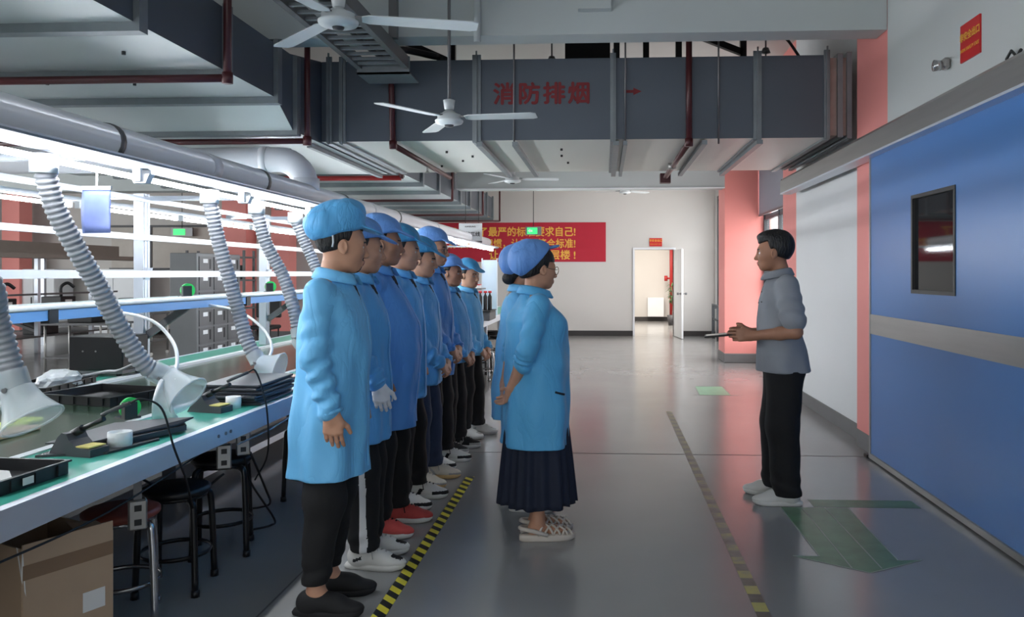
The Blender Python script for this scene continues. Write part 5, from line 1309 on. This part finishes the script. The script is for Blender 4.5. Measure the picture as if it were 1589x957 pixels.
        for j in range(nZ + 1):
            u = j / nZ; z = .92 - u * (.92 - skirt)
            for i in range(nA):
                a = 2 * PI * i / nA; r = .155 + .075 * u ** .8 + (.012 * u + .002) * math.sin(19 * a + 2 * math.sin(3 * a + ph[1])) + .008 * u * math.sin(7 * a + ph[0])
                vs.append((math.cos(a) * r * .98, math.sin(a) * r * 1.08, z + (.006 * math.sin(11 * a) if j == nZ else 0)))
        for j in range(nZ):
            for i in range(nA): fs.append((j * nA + i, (j + 1) * nA + i, (j + 1) * nA + (i + 1) % nA, j * nA + (i + 1) % nA))
        mb.add([tuple(c * sc for c in v) for v in vs], fs, 0, True); o = mb.build('skirt', NAVY, T)
        sm = o.modifiers.new('t', 'SOLIDIFY'); sm.thickness = .003
    # ---- coat or shirt
    cz = hem; top = 1.445
    bf = body_fat
    if coat is not None:
        prof = [(hem, -.01 + belly * .3, .158 * bf, .205 * bw), (.80, -.005 + belly * .6, .154 * bf, .20 * bw), (1.0, belly, .150 * bf + belly * .5, .188 * bw), (1.15, belly * .7, .148 * bf + belly * .3, .182 * sw), (1.28, -.01, .140 * bf, .188 * sw), (1.36, -.018, .116, .176 * sw), (1.405, -.022, .094, .122), (1.442, -.022, .070, .076), (1.455, -.022, .050, .058)]
        cm = coat
    else:
        prof = [(hem, -.01 + belly * .4, .158 * bf, .195 * bf), (.95, belly * .8, .150 * bf, .185 * bf), (1.08, belly, .132 * bf, .170), (1.28, -.01, .128 * bf, .182), (1.36, -.018, .110, .174), (1.405, -.022, .090, .122), (1.44, -.022, .068, .076), (1.452, -.022, .048, .058)]
        cm = shirt
    if lean: prof = [(p[0], p[1] + lean * max(0, (p[0] - .9) / .55) ** 1.2,) + tuple(p[2:]) for p in prof]
    amp = .011 if coat is not None else .005
    def fold(px, py, Z):
        th = np.arctan2(py, px); lo_ = np.clip((1.25 - Z) / .5, 0, 1)
        d = amp * lo_ * (np.sin(5 * th + ph[4] + 2.2 * Z) * .8 + .5 * np.sin(9 * th + ph[5] - 3 * Z))
        d = d + .0045 * np.sin(21 * Z + 3 * th + ph[6]) * np.sin(3 * th + ph[7]) + .003 * np.sin(30 * px + 22 * Z + ph[8]) * np.sin(18 * py + ph[9])
        return d
    hcl = .0075 * max(1, coarse * .95)
    f = Field(axis(-.36, .42, hcl), axis(-.40, .40, hcl), axis(min(hem, .55) - .03, 1.50, hcl))
    torso(f, prof, .03, fold=fold)
    if female: f.ell((.085 + belly, -.07, 1.24), (.07, .085, .08), .07); f.ell((.085 + belly, .07, 1.24), (.07, .085, .08), .07)
    for s_, S0, E, Wp, d, n, cu in J:
        q = ph[10] + s_
        Sx = S0 + np.array([-.012, -s_ * .012, -.008])
        def w1(t, px, py, pz, q=q): return .0055 * np.sin(20 * t + 26 * px + q) * np.clip(t * 1.5, .2, 1)
        def w2(t, px, py, pz, q=q): return .0075 * np.sin(17 * t + 34 * px + 14 * py + q) + .003 * np.sin(36 * t - 30 * px + 2 * q)
        if short_sleeve:
            f.cap(Sx, S0 + (E - S0) * .74, .072, .079, .018, wave=w1)
        else:
            up = armspec is not None and female or (female and arms == 'back')
            f.cap(Sx, E, .067 * (.95 + .05 * bf), .059, .022, wave=w1)
            We = E + (Wp - E) * (.30 if (female and arms == 'back') else .97)
            f.cap(E, We, .059, .056 if (female and arms == 'back') else .047, .012, wave=w2)
    if short_sleeve:
        for s_, S0, E, Wp, d, n, cu in J: pass
    f.plane((0, 0, -1), -hem)
    V, Q = f.mesh(); Cc = cents(V, Q); mi = np.zeros(len(Q), int)
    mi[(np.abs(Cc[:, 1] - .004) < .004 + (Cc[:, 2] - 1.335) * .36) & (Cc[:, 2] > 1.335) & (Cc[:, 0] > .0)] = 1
    o = np_mesh('coat' if coat is not None else 'polo_shirt', done(V), Q, [cm, LINER], T, mi)
    bvh = BVHTree.FromPolygons([tuple(v) for v in V], [tuple(int(i) for i in q_) for q_ in Q])
    def surf(org, dr):
        h = bvh.ray_cast(Vector(org), Vector(dr)); return (h[0], h[1]) if h[0] is not None else (None, None)
    # placket, pockets
    pk = MB(); pts = []
    for z in np.linspace(hem + .03, 1.36, 26):
        p, nn = surf((.6, .012, z), (-1, 0, 0))
        if p is not None: pts.append((p + nn * .002) * sc)
    if len(pts) > 4 and coat is not None:
        mb = MB()
        for a, b in zip(pts, pts[1:]): mb.bar(a, b, .028, .004, up=(1, 0, 0))
        mb.build('placket', cm, o)
    if coat is not None and skirt:
        for s_ in (-1,):
            P_ = []
            for k in range(7):
                u = k / 6; p, nn = surf((.09 + .06 * (u - .5) + belly, s_ * .6, .885 - .02 * u), (0, -s_, 0))
                if p is not None and abs(p.y) < .30: P_.append((p + nn * .001) * sc)
            if len(P_) > 4: MB().tube(P_, .007 * sc, n=6).build('pocket_slit', LINER, o)
    # collar: a folded band round the neck, open at the front
    mb = MB(); nA = 40; vs = []; cx0 = -.022 + lean * 1.0
    prof2 = [(.0, .0), (-.004, .030), (.004, .042), (.016, .036), (.032, .002), (.026, -.004), (.010, .012), (.006, .0)]
    gap = R(30)
    for i in range(nA + 1):
        a = gap + (2 * PI - 2 * gap) * i / nA; fr = (math.cos(a) + 1) / 2
        for r, z in prof2:
            rx = .068 + r * (1.15 + .3 * fr); ry = .068 + r * 1.15
            vs.append(((cx0 + .006 + math.cos(a) * rx + fr * .010) * sc, math.sin(a) * ry * sc, (1.444 + z * 1.15 - .034 * fr ** 1.5) * sc))
    m_ = len(prof2); fs = [(i * m_ + k, (i + 1) * m_ + k, (i + 1) * m_ + (k + 1) % m_, i * m_ + (k + 1) % m_) for i in range(nA) for k in range(m_)] + [tuple(range(m_)), tuple(nA * m_ + k for k in reversed(range(m_)))]
    mb.add(vs, fs, 0, True); mb.build('collar', cm, o)
    if coat is not None and not (female and arms == 'back'):
        for s_, S0, E, Wp, d, n, cu in J:
            ax_ = Vector(Wp - E).normalized(); c0 = Vector(E + (Wp - E) * 1.0); a_ = ax_.orthogonal().normalized(); b_ = ax_.cross(a_)
            MB().tube([(c0 + (a_ * math.cos(t_) + b_ * math.sin(t_)) * (.041 + .0025 * math.sin(9 * t_))) * sc for t_ in [2 * PI * k / 36 for k in range(37)]], .0085 * sc, n=7, caps=False).build('cuff', cm, o)
    # ---- hair
    g = Field(axis(-.17, .15, .0065), axis(-.13, .13, .0065), axis(-.20, .17, .0065))
    if hair == 'short' or hair == 'fluffy':
        up = .014 if hair == 'short' else .024
        g.ell((-.016, 0, .034), (.103 + up * .5, .081 + up * .45, .092 + up), .02)
        if hair == 'fluffy':
            g.ell((.03, 0, .098), (.075, .072, .034), .03); g.ell((-.06, 0, .05), (.065, .075, .075), .03)
        zf = .058 if hair == 'short' else .050
        g.op(lambda X, Y, Z: np.maximum(np.maximum(.022 - X + (Z - .02) * .25, Z - zf - .35 * np.maximum(0, .09 - X)), -1), (-1, -1, -1), (1, 1, 1), .012, 'sub')  # face
        g.op(lambda X, Y, Z: np.maximum(Z + .055 - .33 * (X + .1), X * 0 - 1), (-1, -1, -1), (1, 1, 1), .01, 'sub')   # under the ears and nape
        for s_ in (-1, 1): g.ell((.0, s_ * .100, -.014), (.028, .034, .040), .006, 'sub')
        g.op(lambda X, Y, Z: .0035 * np.sin(90 * Y + 40 * X) * np.sin(70 * X + 30 * Z) + g.F[:, :, :] if False else g.F + .003 * np.sin(95 * Y + 30 * X) * np.sin(60 * X + 50 * Z), (-1, -1, -1), (1, 1, 1), 0, 'cut')
    else:
        g.ell((-.014, 0, .034), (.112, .090, .106), .02)
        g.ell((-.07, 0, -.03), (.05, .068, .06), .03)
        g.op(lambda X, Y, Z: np.maximum(.030 - X + (Z - .0) * .1, Z - .035), (-1, -1, -1), (1, 1, 1), .012, 'sub')
        g.op(lambda X, Y, Z: Z + .072 - .42 * (X + .1), (-1, -1, -1), (1, 1, 1), .01, 'sub')
        for s_ in (-1, 1): g.ell((.002, s_ * .092, -.016), (.024, .026, .034), .006, 'sub')
        if hair == 'bun':
            g.ell((-.118, 0, -.075), (.045, .045, .042), .015); g.ell((-.09, 0, -.04), (.03, .04, .04), .02)
    V, Q = g.mesh(); V = V @ Rm.T + hc
    ho = np_mesh('hair', done(V), Q, HAIR, T)
    # ---- cap
    if cap:
        c_ = Field(axis(-.24, .24, .006), axis(-.15, .15, .006), axis(-.14, .24, .006))
        if cap == 'puffy':
            c_.ell((-.022, 0, .092), (.126, .105, .080), .02); c_.ell((.022, 0, .152), (.080, .082, .046), .07); c_.ell((-.07, 0, .090), (.08, .090, .065), .06)
            rim = ((.20, 0, -1), -.044)
        elif cap == 'mob':
            c_.ell((-.062, 0, .062), (.122, .108, .108), .02); c_.ell((-.115, 0, .03), (.072, .088, .085), .04); c_.ell((.0, 0, .10), (.07, .088, .055), .04)
            rim = ((.79, 0, -.61), -.050)
        else:
            c_.ell((-.018, 0, .078), (.122, .098, .090), .02); c_.ell((-.05, 0, .10), (.085, .085, .06), .04)
            rim = ((.18, 0, -1), -.050)
        a_ = [rnd.uniform(0, 6.28) for _ in range(6)]; 
        def cw(X, Y, Z): return c_.F + (.0055 if cap == 'puffy' else .0042) * np.sin(34 * X + 22 * Z + a_[0]) * np.sin(40 * Y + a_[1]) + .0028 * np.sin(55 * Y + 40 * Z + a_[2]) + .0022 * np.sin(70 * X - 45 * Y + a_[3])
        c_.op(cw, (-1, -1, -1), (1, 1, 1), 0, 'cut')
        nr = np.array(rim[0]); nr = nr / np.linalg.norm(nr)
        c_.plane(nr, rim[1] if cap == 'mob' else rim[1])
        if cap == 'mob': c_.ell((.075, 0, .128), (.055, .055, .010), .012, rot=roty(-.30))
        else:
            c_.ell((.118, 0, .058), (.068, .074, .0085), .014, rot=roty(.42))
            c_.ell((-.018, 0, .058), (.119, .096, .014), .012, rot=roty(-.18))
        V, Q = c_.mesh(); V = V @ roty(-R(captilt)).T @ Rm.T + hc
        co = np_mesh('cap', done(V), Q, capcol, T)
        if cap == 'puffy':
            for s_ in (-1, 1): MB().tube([((hc + Rm @ np.array(p)) * sc) for p in ((-.055, s_ * .092, .03), (-.050, s_ * .090, -.0), (-.052, s_ * .086, -.02))], .004, n=6).build('elastic_strap', ELAST, co)
    if glasses:
        gm = mat('gold_glasses_frame', (170, 150, 120), .25, .8, var=0) if glasses == 'gold' else BLACKM_G
        gl = MB()
        for s_ in (-1, 1):
            gl.tube([((hc + Rm @ np.array((.105 - .10 * (abs(.034 * s_ + .026 * math.cos(a)) - .02) ** 1.0 * .35, s_ * .034 + .026 * math.cos(a), -.010 + .023 * math.sin(a)))) * sc) for a in [2 * PI * k / 20 for k in range(21)]], .0018, n=6, caps=False)
            gl.tube([((hc + Rm @ np.array(p)) * sc) for p in ((.096, s_ * .060, -.006), (.05, s_ * .077, -.004), (-.01, s_ * .083, .004))], .0016, n=6)
        gl.tube([((hc + Rm @ np.array(p)) * sc) for p in ((.107, -.009, -.006), (.113, 0, -.004), (.107, .009, -.006))], .0016, n=6)
        gl.build('glasses', gm, T)
    # ---- shoes
    if shoes:
        for s_, h0, kn, an in legs:
            p = ((an[0] - .0) * sc, an[1] * sc, 0)
            if shoes[0] == 'sandal': sandal(T, p, s_ * .06)
            else: add_shoe(T, shoes[0], shoes[1], shoes[2], p, s_ * .09, kind='slipper' if shoes[0] == 'slipper' else 'shoe', scale=sc * 1.02)
    return T, surf, sc, (hc, Rm), J
BLACKM_G = mat('black_glasses_frame', (20, 20, 22), .3, var=0)
SW = mat('white_shoe_leather', (214, 213, 208), .5, var=.04)
SG = mat('light_grey_shoe_mesh', (170, 168, 164), .7, var=.08, scale=30)
SB = mat('black_shoe_fabric', (22, 22, 24), .8, var=.1)
SR = mat('coral_red_shoe_mesh', (186, 70, 66), .7, var=.08, scale=30)
SC = mat('cream_shoe_mesh', (214, 206, 190), .7, var=.06, scale=30)
SO = mat('pale_orange_sole', (222, 186, 130), .6, var=.05)
GREENSOCK = mat('green_sock', (40, 96, 70), .9, var=.1)

person('worker in pale blue coat, puffy blue cap and black slippers, nearest of the line', (-1.195, 3.475, 0), R(4), H=1.705, lean=.035, head=(22, 5), beard=True, captilt=9, coat=COATS['sky'], hem=.585, cap='puffy', capcol=CAPS['sky'], shoes=('slipper', [SB, SB, SB], None), seed=11, foot=(-.03, -.03), hem_z=.135, cuffed=True, leg_w=1.02, sideh=.11, body_fat=1.04)
person('worker with one white glove and a white stripe down black trousers, second in the line', (-1.235, 4.01, 0), R(2), sw=.88, H=1.70, head=(20, 2), coat=COATS['mid'], hem=.62, cap='visor', capcol=CAPS['peri'], shoes=('vent', [SW, SB, SW], SG), seed=22, foot=(.06, .03), stripe=True, gloves=True, sideh=.10, armspec=[((0, -.01, 0), (.03, .045, -.275), (.135, .03, -.455), (.25, .05, -1), (-.25, -1, -.05), .5), ((.0, -.01, 0), (-.015, .042, -.275), (.055, .045, -.50), (.10, .05, -1), (-.05, -1, -.05), .32)])
person('heavier worker in royal blue coat and red running shoes, third in the line', (-1.275, 4.53, 0), R(-2), sw=.86, H=1.75, head=(14, 0), coat=COATS['royal'], hem=.57, cap='visor', capcol=CAPS['peri'], shoes=('runner', [SR, SR, SW], SB), seed=33, foot=(.03, .06), body_fat=1.18, belly=.04, leg_w=1.08, jaw=1.1, skin=SKIN2, sideh=.13)
person('worker in blue coat with white and black sneakers, fourth in the line', (-1.29, 5.05, 0), R(-4), sw=.86, H=1.725, head=(10, 4), coat=COATS['mid'], hem=.66, cap='visor', capcol=CAPS['teal'], shoes=('panel', [SW, SB, SW], SB), seed=44, foot=(.04, .07), sideh=.12, coarse=1.15)
person('worker in teal cap and cream shoes wearing dark jeans, fifth in the line', (-1.285, 5.56, 0), R(-6), sw=.9, H=1.67, head=(6, 6), arms='front', coat=COATS['mid'], hem=.70, cap='visor', capcol=CAPS['teal'], shoes=('runner', [SC, SG, SO], SG), seed=55, foot=(.04, .06), trousers=DENIM, sideh=.13, coarse=1.2)
person('tall bespectacled worker, sixth in the line, directly behind the one in cream shoes', (-1.31, 6.07, 0), R(-8), sw=.9, H=1.765, head=(0, 2), arms='front', coat=COATS['royal'], hem=.66, cap='visor', capcol=CAPS['peri'], shoes=('panel', [SW, SB, SW], SB), seed=66, foot=(.03, .06), glasses='black', sideh=.12, coarse=1.25)
person('short stocky worker with dark face in blue coat, seventh in the line', (-1.275, 6.58, 0), R(-10), H=1.575, head=(-2, 3), arms='front', coat=COATS['mid'], hem=.79, cap='visor', capcol=CAPS['peri'], shoes=('panel', [SB, SG, SW], SG), seed=77, foot=(.03, .05), body_fat=1.1, belly=.02, skin=SKIN2, sideh=.12, coarse=1.25, jaw=1.08)
person('worker looking toward the camera with white sneakers, last of the line', (-1.22, 7.16, 0), R(-14), H=1.55, head=(-16, 3), arms='front', coat=COATS['sky'], hem=.80, cap='visor', capcol=CAPS['teal'], shoes=('vent', [SW, SG, SG], SW), seed=88, foot=(.02, .06), sideh=.12, coarse=1.3, nose=1.1)
# the two women
person('woman in blue coat, dark navy skirt and woven sandals standing apart from the line', (-.375, 4.44, 0), R(16), H=1.60, head=(14, 4), arms='back', coat=COATS['teal'], hem=.555, cap='mob', capcol=CAPS['peri'], hair='long', shoes=('sandal',), seed=101, foot=(.0, .03), body_fat=1.27, female=True, skirt=.215, glasses='gold', sideh=.075, jaw=1.06)
person('woman with black bun mostly hidden behind the skirted woman', (-.54, 4.98, 0), R(8), lean=.05, H=1.60, head=(12, 4), coat=COATS['sky'], hem=.60, cap='mob', capcol=CAPS['peri'], hair='bun', shoes=('panel', [SB, SB, SW], SW), seed=112, foot=(.05, -.02), female=True, sideh=.09, coarse=1.15,
       armspec=[((0, -.01, 0), (.03, .06, -.28), (.215, -.06, -.205), (-.10, -.45, .9), (-.95, -.1, -.1), .55), ((.0, -.01, 0), (-.03, .072, -.28), (.05, .06, -.52), (.10, .05, -1), (-.05, -1, -.05), .32)])
# the man who talks to them
MAN, msurf, msc, mh, mJ = person('man in grey polo shirt and black trousers facing the line of workers', (1.145, 5.23, 0), R(172), H=1.715, head=(-4, 0), coat=None, shirt=GREYSHIRT, hem=.83, hair='fluffy', shoes=('slip', [SW, SW, SW], None), seed=131, foot=(.05, .0), short_sleeve=True, body_fat=1.06, belly=.012, leg_w=1.22, hem_z=.06, sideh=.115, nose=.85, lean=.05, skin=SKIN2,
       armspec=[((0, -.01, 0), (-.055, .085, -.29), (.20, -.04, -.325), (1, -.12, .03), (0, -1, -.12), .38), ((.0, -.01, 0), (-.055, .085, -.29), (.20, -.04, -.325), (1, -.12, .03), (0, -1, -.12), .38)])
for k, zz in enumerate((1.335, 1.265)):
    p, n = msurf((.6, .004, zz), (-1, 0, 0))
    if p is not None: MB().cyl(((p + n * .004) * msc)[:], ((p - n * .002) * msc)[:], .006, n=10).build('button', M_DGREY, MAN)
p, n = msurf((.6, .085, 1.27), (-1, 0, 0))
if p is not None: MB().bar(((p + n * .003 + Vector((0, -.008, 0))) * msc)[:], ((p + n * .003 + Vector((0, .008, .004))) * msc)[:], .008, .003).build('chest_logo', M_BLACK, MAN)
t = thing('tablet', 'dark tablet held flat in both hands by the man in the grey polo', 'tablet', (.80, 5.275, 1.055), R(172))
MB().box((-.14, -.083, -.006), (.15, .083, .006), bev=.004).build('case', M_BLACK, t)
MB().box((-.13, -.073, .006), (.14, .073, .0065)).build('screen', M_GLASS, t)
t.rotation_euler = (0, R(6), R(172))
